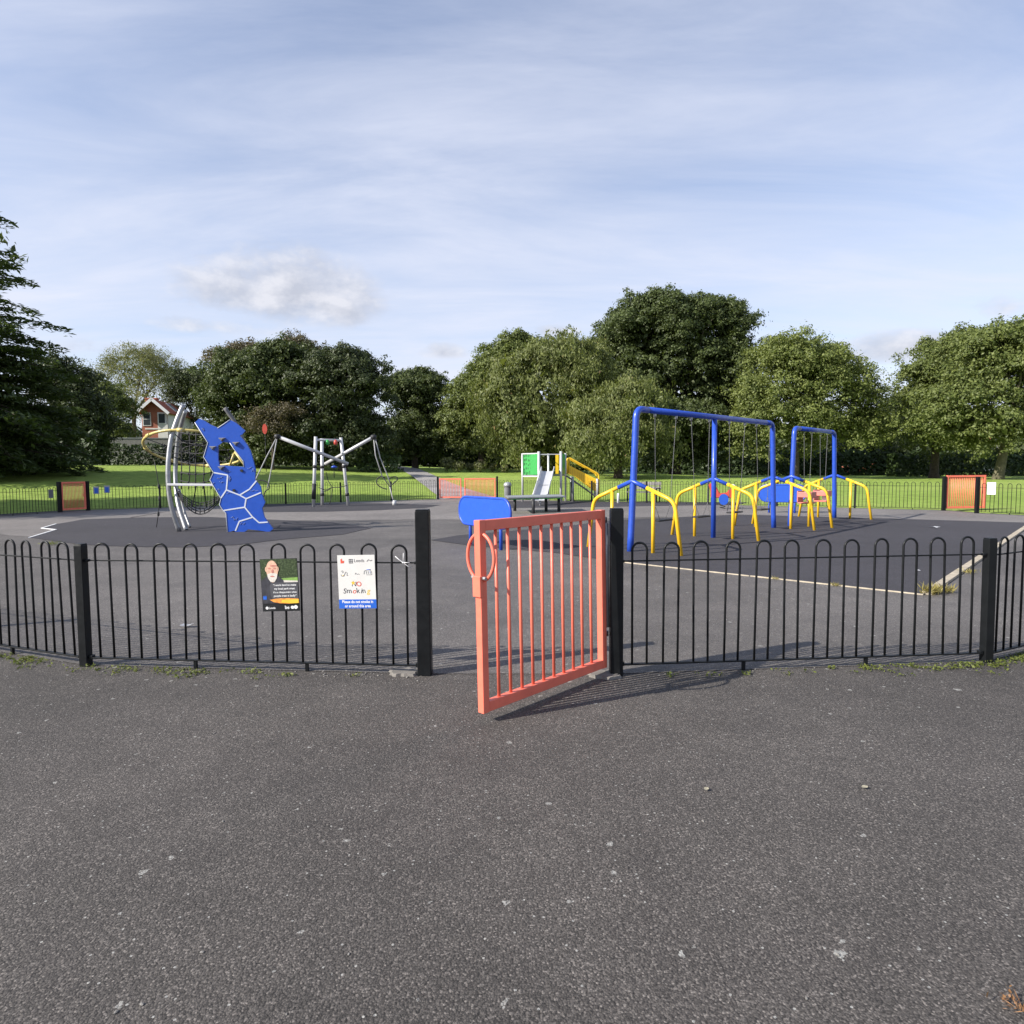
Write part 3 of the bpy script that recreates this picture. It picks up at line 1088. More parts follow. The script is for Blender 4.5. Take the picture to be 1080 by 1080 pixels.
MB().tube([(q[0] - .02, Y0, q[1] - .006), (q[0] - .005, Y0, q[1] + .008), (q[0] + .005, Y0, q[1] - .002), (q[0] + .02, Y0, q[1] + .003)], .0018, 5).build('logo', M['print_ink'], ns)
# pencil drawings: a puffing figure, a stub, a lung shape
def squiggle(pts, mat, r=.0013):
    MB().tube([(PP(u, v)[0], Y0, PP(u, v)[1]) for u, v in pts], r, 5).build('pencil_drawing', mat, ns)
squiggle([(.08, .36), (.1, .39), (.16, .39), (.19, .34), (.22, .31), (.25, .33), (.24, .38), (.27, .38)], M['print_ink'])
squiggle([(.09, .3), (.13, .29), (.15, .31), (.12, .33)], M['print_ink'])
squiggle([(.12, .385), (.16, .375)], M['print_yellow'], .002)
squiggle([(.46, .36), (.48, .33), (.51, .36), (.55, .35), (.58, .365)], M['print_ink'])
squiggle([(.7, .36), (.71, .3), (.77, .28), (.86, .28), (.9, .31), (.91, .37), (.76, .37)], M['print_ink'])
squiggle([(.76, .3), (.77, .35)], M['print_ink'])
squiggle([(.81, .3), (.82, .35)], M['print_ink'])
squiggle([(.86, .3), (.87, .35)], M['print_blue'])
squiggle([(.78, .275), (.88, .272)], M['print_blue'], .002)

# pale tie ends on the last hoop by the left gate post
p = on_fence(426.5, 0, -.012)
tg = thing('cable_tie', 'pale cut cable ties knotted round the fence hoop beside the scuffed post', 'cable tie', p, fang)
MB().tube([(-.06, -.012, .875), (-.03, -.014, .85), (0, -.016, .83), (.03, -.012, .805), (.06, -.01, .79)], .003, 6).tube([(0, -.016, .83), (.004, -.02, .9)], .003, 6).tube([(.0, -.016, .83), (.05, -.02, .83)], .003, 6).build('tail', M['white'], tg)
MB().lathe([(.008, -.006), (.012, 0), (.008, .006)], (0, -.01, .83), 10).build('knot', M['white'], tg)

# notices on the far fences
def far_sign(p, w, h, z, col, label, ang, inner=None, cat='notice', off=-.03, grp=None):
    t = thing('far_notice', label, cat, p, ang, grp)
    MB().box((0, off, z), (w, .02, h), bev=.004).build('plate', col, t)
    if inner:
        MB().box((0, off - .0125, z - .02), (w * .62, .004, h * .72)).build('printed_panel', inner, t)
    return t


fa = math.atan2((FL0 - RUN_L).y, (FL0 - RUN_L).x)
fb = math.atan2((FM0 - FL1).y, (FM0 - FL1).x)
fd = (FL0 - RUN_L).normalized()
far_sign(FL0 - fd * .36, .19, .32, .72, M['woodgrey'], 'small dark grey plate on the far fence left of the small gate', fa)
fd = (FM0 - FL1).normalized()
far_sign(FL1 + fd * .3, .2, .29, .8, M['galv'], 'grey and blue notice nearest the post of the small far gate', fb, M['print_blue'])
far_sign(FL1 + fd * .66, .2, .29, .83, M['galv'], 'grey and blue notice second from the post of the small far gate', fb, M['print_blue'])
fe = math.atan2((RUN_R - FR1).y, (RUN_R - FR1).x)
fd = (RUN_R - FR1).normalized()
t = far_sign(FR1 + fd * .42, .24, .38, .8, M['offwhite'], 'white shallow box fixed to the far fence right of the opened gate', fe, None, 'box', -.06)

# ------------------------------------------------------------------ swings
def frame_axes(a, b):
    a, b = Vector((a.x, a.y, 0)), Vector((b.x, b.y, 0))
    u = (b - a).normalized()
    v = Vector((u.y, -u.x, 0))     # towards the camera and right
    return a, b, u, v, (b - a).length


def swing_frame(a, b, mids, h, label):
    a, b, u, v, ln = frame_axes(a, b)
    t = thing('swing_set', label, 'swing frame', a, math.atan2(u.y, u.x), 'blue and yellow swing frames')
    # local: x along bar, y = left of it (-v)
    rb = .058
    lean = .2
    bend = .34
    bar_z = h
    # bent top bar with both end legs as separate bent pipes
    MB().tube([(lean + bend, 0, bar_z), (ln / 2, 0, bar_z), (ln - lean - bend, 0, bar_z)], rb, 14).build('top_bar', M['blue_tube'], t)
    def endleg(x0, s):
        pts = round_path([(x0, 0, -.02), (x0 + s * lean * .25, 0, .6), (x0 + s * lean * .9, 0, bar_z), (x0 + s * (lean + bend + .002), 0, bar_z)], .36, 8)
        return MB().tube(pts, rb + .001, 14)
    endleg(0, 1).build('leg', M['blue_tube'], t)
    endleg(ln, -1).build('leg', M['blue_tube'], t)
    xs_leg = [(0.06, .05), (ln - .06, .05)]
    for m in mids:
        MB().tube([(m, 0, -.02), (m, 0, bar_z - rb * .6)], rb * .9, 14).build('leg', M['blue_tube'], t)
        xs_leg.append((m, 0))
    for (x, _) in xs_leg:
        MB().tube([(x, -.3, 1.155), (x, 0, 1.275), (x, .3, 1.155)], .04, 12).build('stub', M['blue_tube'], t)
        for s in (-1, 1):
            pts = round_path([(x, s * .28, 1.165), (x, s * .86, .93), (x, s * 1.0, -.02)], .15, 6)
            br = MB().tube(pts, .035, 12).build('brace', M['yellow'], t)
            MB().tube([(x, s * .44, -.02), (x, s * .44, 1.1)], .033, 12).build('strut', M['yellow'], br)
    return t, u, v, a


SA, SB = at(664.5, 582), at(816, 557)
sf1, u1, v1, a1 = swing_frame(SA, SB, [(SB - SA).length / 2], 2.57, 'long blue swing frame with three legs, nearest the gate, yellow braces')
SA2, SB2 = at(833, 555), at(880, 546.5)
sf2, u2, v2, a2 = swing_frame(SA2, SB2, [], 2.5, 'shorter blue swing frame beyond the long one, holding cradle seats')


def chain(mb, a, b, r=.008):
    a, b = Vector(a), Vector(b)
    n = max(8, int((b - a).length / .045))
    pts, rs = [], []
    for i in range(n * 2 + 1):
        pts.append(a.lerp(b, i / (2 * n)))
        rs.append(r if i % 2 == 0 else r * .55)
    mb.tube(pts, rs, 6)
    return mb


def flat_swing(base, ang, h, label, swingy=0.0, tw=0.0):
    t = thing('swing', label, 'swing', base, ang, 'flat black swings on the long frame')
    zs = .5
    for s in (-1, 1):
        c = chain(MB(), (s * .38, 0, h - .06), (s * .26, swingy, zs + .28)).build('chain', M['chain'], t)
        mb = MB()
        chain(mb, (s * .26, swingy, zs + .28), (s * .225, swingy - .07, zs + .03))
        chain(mb, (s * .26, swingy, zs + .28), (s * .225, swingy + .07, zs + .03))
        mb.build('lower_links', M['chain'], c)
        MB().lathe([(.02, -.05), (.028, -.03), (.028, .01), (.02, .03)], (s * .38, 0, h - .075), 10).build('hanger', M['steel'], t)
    seat = MB()
    seat.prism([(-.24, -.085), (.24, -.085), (.255, -.06), (.255, .06), (.24, .085), (-.24, .085), (-.255, .06), (-.255, -.06)], .03, (0, swingy, zs), (1, 0, 0), (0, 1, 0), bev=.008)
    seat.build('seat', M['rubber_black'], t)
    return t


ang1 = math.atan2(u1.y, u1.x)
LN1 = (SB - SA).length
for s_, lab, sw in ((1.17, 'flat black swing nearest the gate on the long blue frame', .05), (2.5, 'second flat swing from the gate, just before the middle blue leg', -.04),
                    (LN1 / 2 + 1.05, 'third flat swing from the gate, just past the middle blue leg', .03), (LN1 / 2 + 2.4, 'fourth flat swing, at the far end of the long frame', -.02)):
    flat_swing(a1 + u1 * s_, ang1, 2.57, lab, sw)


def cradle_swing(base, ang, h, label):
    t = thing('cradle_swing', label, 'cradle swing', base, ang, 'faded red cradle swings on the shorter frame')
    zs = .55
    for s in (-1, 1):
        chain(MB(), (s * .3, 0, h - .06), (s * .19, 0, zs + .36), .009).build('chain', M['chain'], t)
    sh = MB()
    w, d, hh = .2, .17, .3
    sh.box((0, d, zs + hh / 2 + .02), (2 * w, .035, hh), bev=.012)
    sh.box((0, -d, zs + hh / 2 + .06), (2 * w, .035, hh * .55), bev=.012)
    sh.build('shell', M['pinkred'], t)
    MB().box((-w - .012, 0, zs + .22), (.03, 2 * d, .14), bev=.01).build('side_pad', M['pinkred'], t)
    MB().box((w + .012, 0, zs + .22), (.03, 2 * d, .14), bev=.01).build('side_pad', M['pinkred'], t)
    MB().prism([(-.2, -.17), (.2, -.17), (.2, .17), (-.2, .17)], .04, (0, 0, zs), (1, 0, 0), (0, 1, 0), bev=.01).build('seat', M['pinkred'], t)
    MB().box((0, -.08, zs + .1), (.07, .16, .16), bev=.012).build('leg_divider', M['offwhite'], t)
    return t


ang2 = math.atan2(u2.y, u2.x)
LN2 = (SB2 - SA2).length
cradle_swing(a2 + u2 * (LN2 * .335), ang2, 2.5, 'faded red cradle swing on the left of the shorter frame')
cradle_swing(a2 + u2 * (LN2 * .69), ang2, 2.5, 'faded red cradle swing on the right of the shorter frame')

# ------------------------------------------------------------------ blue boards on legs
def blue_board(p1, p2, z0, z1, label, over=.4):
    p1, p2 = Vector((p1.x, p1.y, 0)), Vector((p2.x, p2.y, 0))
    c = (p1 + p2) / 2
    d = p2 - p1
    t = thing('play_board', label, 'play board', c, math.atan2(d.y, d.x), 'blue play boards on two legs')
    hl = d.length / 2
    w = hl + over
    h = z1 - z0
    r = h * .46
    pts = []
    for (cx_, cz_, a0) in ((w - r, z1 - r, 0), (-w + r, z1 - r, PI / 2), (-w + r, z0 + r, PI), (w - r, z0 + r, 1.5 * PI)):
        for k in range(9):
            a = a0 + PI / 2 * k / 8
            pts.append((cx_ + r * math.cos(a), cz_ + r * math.sin(a)))
    MB().prism(pts, .03, (0, 0, 0), (1, 0, 0), (0, 0, 1)).build('panel', M['blue'], t)
    MB().tube([(p[0], 0, p[1]) for p in pts], .026, 8, closed=True).build('rim', M['blue_tube'], t)
    for s in (-1, 1):
        MB().tube([(s * hl, .03, -.02), (s * hl, .03, z0 + h * .4)], .033, 10).build('leg', M['blue_tube'], t)
    return t


blue_board(at(495, 575), at(527, 580.5), .42, .96, 'blue rounded board on two blue legs behind the coral gate', .36)
blue_board(at(811, 541), at(838, 541.5), .38, .93, 'blue rounded board on two legs seen behind the swing legs', .32)

# ------------------------------------------------------------------ net climber at the left
CD = 16.3
cl_o = at(222, 560)
cl = thing('net_climber', 'tall net climber with curved steel poles, yellow ring and blue climbing panel', 'climbing frame', (cl_o.x, cl_o.y, 0))


def cp(px, py, D):
    return atD(px, py, D) - Vector((cl_o.x, cl_o.y, 0))


def smooth_path(pts, n=6):
    P = [Vector(p) for p in pts]
    P = [P[0] * 2 - P[1]] + P + [P[-1] * 2 - P[-2]]
    out = []
    for i in range(1, len(P) - 2):
        for k in range(n):
            t = k / n
            p0_, p1_, p2_, p3_ = P[i - 1], P[i], P[i + 1], P[i + 2]
            out.append(.5 * ((2 * p1_) + (-p0_ + p2_) * t + (2 * p0_ - 5 * p1_ + 4 * p2_ - p3_) * t * t + (-p0_ + 3 * p1_ - 3 * p2_ + p3_) * t ** 3))
    out.append(P[-2])
    return out


poleA = smooth_path([cp(189, 560.5, 16.3), cp(180, 530, 16.2), cp(177.3, 497, 16.2), cp(180, 466, 16.3), cp(186, 445, 16.4), cp(193.3, 427, 16.5)])
poleB = smooth_path([cp(196.5, 559.5, 16.6), cp(187.5, 530, 17.3), cp(185, 500, 17.6), cp(187, 470, 17.6), cp(190, 452, 17.5), cp(195.5, 433, 17.3)])
poleC = smooth_path([cp(263, 558, 16.75), cp(266, 530, 16.8), cp(264, 500, 17.0), cp(258, 470, 17.1), cp(248.5, 447, 17.1), cp(237, 430, 17.0)])
poleD = smooth_path([cp(200.5, 556, 17.3), cp(194, 538, 17.5), cp(189, 516, 17.6)])
MB().tube(poleA, .058, 14).build('pole', M['steel'], cl)
MB().tube(poleC, .05, 14).build('pole', M['woodgrey'], cl)
MB().tube(poleB, .055, 14).build('pole', M['steel'], cl)
MB().tube(poleD, .032, 10).build('stay', M['steel'], cl)
# ring
rc = cp(206.5, 473.5, 17.3)
ringp = []
for i in range(48):
    a = 2 * PI * i / 48
    ringp.append(rc + Vector((1.2 * math.cos(a) - .1 * math.sin(a), -1.05 * math.sin(a), .43 * math.sin(a) + .07 * math.cos(a))))
MB().tube(ringp, .034, 10, closed=True).build('ring', M['ringyellow'], cl)
for k in (3, 10, 16, 22, 28, 34, 41):
    p = ringp[k]
    q = ringp[(k + 1) % 48]
    MB().tube([p, q], .05, 10).build('clamp', M['ringyellow'], cl)
# spiral ropes inside the ring
def rope_set(lines, r, name='net', mat=None, knots=True):
    mb = MB()
    for ln in lines:
        mb.tube(ln, r, 5)
        if knots:
            for p in ln[1::2]:
                mb.lathe([(.012, -.03), (.028, -.012), (.028, .012), (.012, .03)], p, 6)
    return mb.build(name, mat or M['rope'], cl)


rnd = random.Random(4)
ctr = rc + Vector((.15, 0, .1))
lines = []
for k in range(0, 48, 6):
    p = ringp[k]
    lines.append([p, p.lerp(ctr, .33) + Vector((0, 0, -.12)), p.lerp(ctr, .66) + Vector((0, 0, -.12)), ctr])
for f in (.35, .68):
    lp = [ringp[k].lerp(ctr, f) + Vector((0, 0, -.13)) for k in range(0, 48, 4)]
    lines.append(lp + [lp[0]])
rope_set(lines, .012)
# vertical net from poleB to the panel
lines = []
x0, x1 = cp(190, 500, 17.0), cp(226, 500, 16.5)
for k in range(5):
    s = k / 4
    px = 192 + 30 * s
    lines.append([cp(px + rnd.uniform(-1, 1), y, 16.9 - .3 * s) for y in (452, 468, 484, 500, 516)])
for y in (456, 466, 476, 487, 498, 507):
    lines.append([cp(190 + 34 * s, y + 2.5 * math.sin(PI * s), 16.9 - .3 * s) for s in (0, .25, .5, .75, 1)])
rope_set(lines, .014)
# sagging hammock net
lines = []
for k in range(5):
    d = 16.4 + .25 * k
    lines.append([cp(188 + 46 * s, 524 - 1.5 * k + (17 - 1.5 * k) * math.sin(PI * min(1, s * 1.02)) + 3 * s, d) for s in [i / 10 for i in range(11)]])
for k in range(11):
    s = k / 10
    lines.append([cp(188 + 46 * s, 524 - 1.5 * j + (17 - 1.5 * j) * math.sin(PI * min(1, s * 1.02)) + 3 * s, 16.4 + .25 * j) for j in range(5)])
rope_set(lines, .014, knots=False)
lines = [[cp(189, 524, 16.4), cp(184, 512, 16.3)], [cp(234, 527, 16.4), cp(236, 515, 16.3)], [cp(203, 534, 16.5), cp(207, 512, 16.4)], [cp(218, 535, 16.5), cp(215, 512, 16.4)],
         [cp(226, 531, 16.4), cp(228, 500, 16.4)]]
rope_set(lines, .014)
# beaded rope hanging from the ring at the left
rp = [cp(163, 487, 17.2), cp(165.5, 500, 17.2), cp(167.5, 513, 17.2), cp(168.2, 526, 17.2), cp(167, 542, 17.2), cp(165, 556, 17.2)]
mb = MB().tube(rp, .011, 6)
for p in (rp[2], rp[3], rp[4]):
    mb.lathe([(.012, -.06), (.03, -.04), (.03, .04), (.012, .06)], p, 8)
mb.build('hanging_rope', M['rope'], cl)
# platform beam
MB().bar(cp(180, 511, 16.2), cp(232, 511.5, 16.2), .34, .055, .01).build('platform', M['alu'], cl)
# blue panel: outline in the 6.747x zoom of the photo turned into metres in its own plane
K = 6.747
org = cp(240, 560.8, 16.1)
PPM = F_PX / 16.1


TILT = -.09
UYL = math.sqrt(1 + TILT * TILT)


def pm(x, y):
    """coordinates in the panel's own plane (it leans slightly forward)"""
    d = ray(145 + x / K, 415 + y / K)
    ow = org + Vector((cl_o.x, cl_o.y, 0))
    t_ = (ow.y + TILT * (CAM_H - ow.z)) / (d.y - TILT * d.z)
    return (d.x * t_ - ow.x, (CAM_H + d.z * t_ - ow.z) * UYL)


out_ = [(412, 205), (440, 180), (480, 196), (520, 222), (574, 246), (612, 222), (660, 188), (705, 212), (768, 266), (748, 290), (730, 300), (778, 360), (806, 410), (826, 480), (842, 545), (838, 615), (878, 662), (886, 715), (910, 775), (888, 818), (905, 880), (930, 915), (966, 962), (940, 985), (880, 975), (790, 965), (745, 998), (712, 992), (690, 975), (645, 985), (634, 850), (606, 820), (588, 790), (598, 745), (520, 615), (545, 560), (475, 450), (505, 350)]
hole_ = [(574, 372), (610, 345), (650, 348), (690, 395), (755, 480), (758, 522), (690, 518), (585, 512), (576, 470)]
th = 0.05
ux = Vector((1, 0, 0))
uy = Vector((0, TILT, 1)).normalized()


def panel_with_hole(outer, hole, t_):
    """front and back faces filled between outline and hole, side walls, one closed mesh"""
    bm = bmesh.new()
    nrm = ux.cross(uy).normalized()
    layers = []
    for off in (-t_ / 2, t_ / 2):
        es = []
        loops = []
        for pts in (outer, hole):
            vs = [bm.verts.new(org + ux * p[0] + uy * p[1] + nrm * off) for p in pts]
            es += [bm.edges.new((vs[i], vs[(i + 1) % len(vs)])) for i in range(len(vs))]
            loops.append(vs)
        bmesh.ops.triangle_fill(bm, use_beauty=True, use_dissolve=False, edges=es)
        layers.append(loops)
    for l in range(2):
        a, b = layers[0][l], layers[1][l]
        for i in range(len(a)):
            bm.faces.new((a[i], a[(i + 1) % len(a)], b[(i + 1) % len(a)], b[i]))
    bmesh.ops.recalc_face_normals(bm, faces=bm.faces)
    me = bpy.data.meshes.new('climbing_panel')
    bm.to_mesh(me)
    bm.free()
    return me


pan = link('climbing_panel', panel_with_hole([pm(*p) for p in out_], [pm(*p) for p in hole_], th), M['blue'], cl)
nrm = ux.cross(uy).normalized()
front = org + nrm * (th / 2 + .003)
if nrm.y > 0:
    front = org - nrm * (th / 2 + .003)
gl_ = [[(545, 562), (645, 580)], [(645, 580), (636, 685)], [(636, 685), (598, 742)], [(636, 685), (730, 722)], [(730, 722), (776, 748)], [(730, 722), (800, 680)], [(800, 680), (850, 620)], [(776, 748), (882, 704)],
       [(776, 748), (766, 808)], [(766, 808), (612, 832)], [(766, 808), (820, 875)], [(820, 875), (868, 918)], [(868, 918), (930, 914)], [(826, 878), (728, 908)], [(728, 908), (700, 976)]]
mb = MB()
for i, (a, b) in enumerate(gl_):
    pa, pb = pm(*a), pm(*b)
    A = front + ux * pa[0] + uy * pa[1]
    B = front + ux * pb[0] + uy * pb[1]
    mb.bar(A, B, .032, .006 + .0006 * (i % 4), up=nrm)
mb.build('groove_line', M['groove'], pan)
# pale left edge of the panel
mb = MB()
edge = [(412, 205), (505, 350), (475, 450), (545, 560), (520, 615), (598, 745), (588, 790), (606, 820), (634, 850), (645, 985)]
mb.tube([org + ux * (pm(*p)[0] - .003) + uy * pm(*p)[1] + (front - org) for p in edge], .009, 6)
edge2 = [(574, 246), (612, 222), (660, 188)]
mb.tube([org + ux * pm(*p)[0] + uy * (pm(*p)[1] + .003) + (front - org) for p in edge2], .009, 6)
edge3 = [(660, 350), (690, 395), (755, 480), (760, 522)]
mb.tube([org + ux * pm(*p)[0] + uy * pm(*p)[1] + (front - org) for p in edge3], .009, 6)
mb.build('pale_edge', M['groove'], pan)
for (x, y) in ((605, 325), (540, 385), (703, 355), (600, 528)):
    p = pm(x, y)
    c = front + ux * p[0] + uy * p[1]
    dd = (front - org).normalized()
    mb = MB()
    w = .09
    verts = [c + ux * -w + uy * .035, c + ux * w + uy * .035, c + uy * -.07, c + ux * -w * .5 + uy * .02 + dd * .06, c + ux * w * .5 + uy * .02 + dd * .06, c + uy * -.04 + dd * .06]
    vs = [mb.bm.verts.new(v) for v in verts]
    for f in ((3, 4, 5), (0, 1, 4, 3), (1, 2, 5, 4), (2, 0, 3, 5)):
        mb.bm.faces.new([vs[i] for i in f])
    bmesh.ops.recalc_face_normals(mb.bm, faces=mb.bm.faces)
    mb.build('hold', M['woodgrey'], pan)
# unreadable pale scribbles scratched on the panel
rg = random.Random(21)
mb = MB()
for (x, y, w_, h_) in ((590, 600, 36, 22), (600, 632, 30, 14), (545, 640, 14, 18), (575, 682, 20, 22), (642, 552, 50, 10), (660, 605, 10, 46), (800, 528, 30, 16), (826, 545, 16, 30), (835, 688, 60, 12), (690, 888, 48, 30), (752, 925, 36, 18), (470, 255, 18, 26), (655, 708, 30, 10)):
    pts = []
    for k in range(7):
        p = pm(x - w_ / 2 + w_ * k / 6 + rg.uniform(-3, 3), y + rg.uniform(-.5, .5) * h_)
        pts.append(front + (front - org) * .12 + ux * p[0] + uy * p[1])
    mb.tube(smooth_path(pts, 3), .0045, 4)
mb.build('scribble', M['scribble'], pan)
# dark bolts
mb = MB()
for (x, y) in ((690, 688), (745, 548)):
    p = pm(x, y)
    c = front + ux * p[0] + uy * p[1]
    dd = (front - org).normalized()
    mb.tube([c, c + dd * .02], .035, 10)
mb.build('bolt', M['rubber_black'], pan)
# feet of the panel
for (x, y) in ((684, 975), (896, 968)):
    p = pm(x, y)
    c = org + ux * p[0] + uy * p[1]
    MB().tube([(c.x, c.y + .02, c.z + .1), (c.x, c.y + .02, -.03)], .035, 8).build('foot', M['rubber_black'], cl)
# yellow arms seen through the hole
MB().tube([ringp[47], cp(248, 477, 16.6), cp(262, 496, 16.6)], .03, 8).tube([cp(247, 478, 16.6), cp(242, 492, 16.7)], .028, 8).build('ring_arm', M['ringyellow'], cl)
# rope from panel to behind
# ------------------------------------------------------------------ tripod rope climber in the middle
TD = 27.2
to = at(345, 534)
tr = thing('rope_tripod', 'grey rope gym of three posts with two crossing beams and hanging loops', 'rope gym', (to.x, to.y, 0))


def tp(px, py, D):
    return atD(px, py, D) - Vector((to.x, to.y, 0))


fa_, fb_, fc_ = at(330.5, 534.8), at(340, 533), at(367.5, 533.2)
offt = Vector((to.x, to.y, 0))
posts = [(fa_, 333, 460.5), (fb_, 339.5, 462.5), (fc_, 359.5, 461.5)]
for (f, px, py) in posts:
    b = Vector((f.x, f.y, -.02)) - offt
    top = atD(px, py, f.y) - offt
    po = MB().tube([b, b.lerp(top, .5), top], .07, 12).build('post', M['alu'], tr)
    for s, ln_ in (((.12, .34) if f is fa_ else (.15, .19)), (.56, .6)):
        MB().tube([b.lerp(top, s), b.lerp(top, ln_)], .092, 12).build('collar', M['rubber_black'], po)
MB().tube([tp(333, 464, fa_.y), tp(359.5, 464.3, fc_.y)], .05, 10).build('top_bar', M['alu'], tr)
e1a, e1b = tp(292.5, 460.3, 26.2), tp(367, 489.3, 27.7)
e2a, e2b = tp(394, 460.8, 26.8), tp(343, 489.3, 28.2)
MB().tube([e1a, e1b], .068, 12).build('beam', M['alu'], tr)
MB().tube([e2a, e2b], .068, 12).build('beam', M['alu'], tr)
for e in (e1a, e2a):
    MB().lathe([(.05, -.1), (.12, -.06), (.12, .06), (.05, .09)], e, 12).build('end_cap', M['rubber_black'], tr)
for px_, m_ in ((345.5, M['green_board']), (354, M['red'])):
    p = tp(px_, 466.8, 27.4)
    MB().lathe([(.03, -.1), (.08, -.05), (.08, .05), (.03, .12)], p, 10).build('grip', m_, tr)
bl = MB().lathe([(.01, -.05), (.12, -.03), (.13, .02), (.01, .06)], tp(352.4, 492.5, 27.0), 12).build('blue_disc', M['blue_tube'], tr)
# ropes
def rope_t(lines, r, mat, name='rope'):
    mb = MB()
    for l in lines:
        mb.tube(l, r, 6)
    return mb.build(name, mat, tr)


gR = Vector((at(416, 533).x, at(416, 533).y, 0)) - offt
gRt = atD(411, 513, gR.y + offt.y) - offt
rope_t([[e2a, tp(396, 480, 26.8), tp(403, 502, 27), gRt], [e2a + Vector((.05, 0, 0)), tp(401, 483, 26.9), tp(409, 502, 27), tp(413, 515, 27.2)], [gRt, gRt.lerp(gR, .6), gR]], .024, M['rope_pale'])
MB().tube([gR + Vector((0, 0, -.02)), gR + Vector((0, 0, .22))], .09, 10).build('ground_anchor', M['alu'], tr)
lp = [tp(411 + x, 510 + y, 27.1) for x, y in ((-3, 6), (-9, 4), (-13.5, 0), (-13, -5), (-9, -7.5), (-5, -6))]
lp2 = [tp(411 + x, 510 + y, 27.1) for x, y in ((0, 3), (5, -1), (8, -4), (7, -7), (3, -7), (-1, -5))]
rope_t([smooth_path(lp), smooth_path(lp2)], .022, M['rope'], 'loop')
gLt = tp(277, 512, 26.2)
rope_t([[e1a, tp(281, 482, 26.2), tp(270, 505, 26.2), tp(268, 515, 26.2)], [e1a, tp(288, 485, 26.2), tp(284, 506, 26.2), tp(282, 515, 26.2)]], .024, M['rope_pale'])
lp = [tp(276 + x, 510 + y, 26.2) for x, y in ((-8, 1), (-4, -3), (2, -3), (7, 0), (8, 5), (4, 8), (2, 14))]
rope_t([smooth_path(lp)], .024, M['rope'], 'loop')
rope_t([[tp(336, 514, 27), tp(343, 517, 27), tp(350.5, 514, 27), tp(358, 514, 27), tp(366, 512, 27)], [tp(344, 498, 27), tp(346, 507, 27), tp(350.5, 514, 27), tp(349.5, 524, 27), tp(347.5, 532, 27)], [tp(341, 519, 27), tp(346, 517, 27), tp(350.5, 514, 27)], [tp(352.4, 494, 27), tp(352.4, 504, 27)]], .016, M['rope'])

# ------------------------------------------------------------------ slide tower
TY = 29.8
tw_o = Vector((1.35, TY, 0))
tw = thing('slide_tower', 'small slide tower with pale posts, green panel, steel slide and yellow ramp', 'slide', tw_o)


def sp(px, py, D):
    return atD(px, py, D) - tw_o


def xw(px, D):
    return atD(px, 500, D).x - tw_o.x


PT = 2.22
pl = [(xw(551, 29.9), .1), (xw(568.3, 29.4), -.4), (xw(578.5, 30.6), .9), (xw(591.5, 29.5), -.35), (xw(596.5, 30.2), .45), (xw(552.5, 30.8), 1.1)]
for i, (x, y) in enumerate(pl[:5]):
    MB().tube([(x, y, -.02), (x, y, PT + (.07 if i in (1, 3) else 0))], .058 if i in (1, 3) else .045, 12).build('post', M['alu'], tw)
x1, x2, x4, x5 = pl[0][0], pl[1][0], pl[3][0], pl[4][0]
pz = 1.22
MB().prism([(x2, -.4), (x4, -.35), (x5, .5), (xw(578.5, 30.6), .95), (x1, .9), (x1, .1)], .06, (0, 0, pz), (1, 0, 0), (0, 1, 0)).build('platform', M['woodgrey'], tw)
# green panel with a pattern of slots
mb = MB()
mb.bar((x1 + .05, .1, (pz + PT) / 2), (x2 - .06, -.38, (pz + PT) / 2), .03, PT - pz - .06)
gp = mb.build('panel', M['green_board'], tw)
mb = MB()
dv = Vector((x2 - x1, -.48, 0)).normalized()
nv = Vector((dv.y, -dv.x, 0))
rr = random.Random(12)
for i in range(6):
    for j in range(5):
        c = Vector((x1, .1, 0)) + dv * (.12 + i * .1 + rr.uniform(-.02, .02)) + Vector((0, 0, pz + .12 + j * .19 + rr.uniform(-.04, .04)))
        mb.box(c + nv * .0165, (.022, .004, rr.uniform(.05, .15)), Matrix.Rotation(math.atan2(dv.y, dv.x), 3, 'Z'))
mb.build('slot', M['print_dark'], gp)
MB().bar((x1, .1, PT - .02), (x2, -.4, PT - .02), .05, .05).bar((x1, .1, pz - .04), (x2, -.4, pz - .04), .05, .05).build('rail', M['alu'], tw)
MB().bar((x2, -.4, PT - .06), (x4, -.35, PT - .06), .035, .035).bar((x2, -.1, PT - .06), (xw(578.5, 30.6), .9, PT - .06), .03, .03).build('rail', M['alu'], tw)
MB().box((xw(587.6, 30.5), .75, 1.72), (.14, .03, .88)).build('panel', M['yellow_board'], tw)
MB().bar((x4 + .04, -.3, 1.72), (x5 - .03, .4, 1.72), .03, .92).build('panel', M['green_board'], tw)
# slide
s0 = Vector((xw(578, 29.2), -.45, 1.42))
s1 = Vector((xw(569.5, 27.0), 27.0 - TY, .28))
s2 = s1 + Vector((-.1, -.42, -.03))
side = Vector((.26, 0, 0))
chute = MB()
pts = [s0 + Vector((0, .25, .0)), s0, s0.lerp(s1, .5) + Vector((0, 0, -.02)), s1, s2]
rows = []
for p in pts:
    rows.append([chute.bm.verts.new(p + Vector((dx, 0, dz))) for dx, dz in ((-.27, .17), (-.26, .01), (-.2, -.015), (.2, -.015), (.26, .01), (.27, .17))])
for a, b in zip(rows, rows[1:]):
    for k in range(5):
        chute.bm.faces.new((a[k], a[k + 1], b[k + 1], b[k]))
bmesh.ops.recalc_face_normals(chute.bm, faces=chute.bm.faces)
bmesh.ops.solidify(chute.bm, geom=chute.bm.faces[:], thickness=.02)
sl = chute.build('slide_chute', M['alu'], tw)
for s in (-.29, .29):
    mb = MB()
    for a, b in zip(pts, pts[1:]):
        mb.tube([a + Vector((s, 0, .17)), b + Vector((s, 0, .17))], .03, 8)
    mb.build('side_rail', M['alu'], sl)
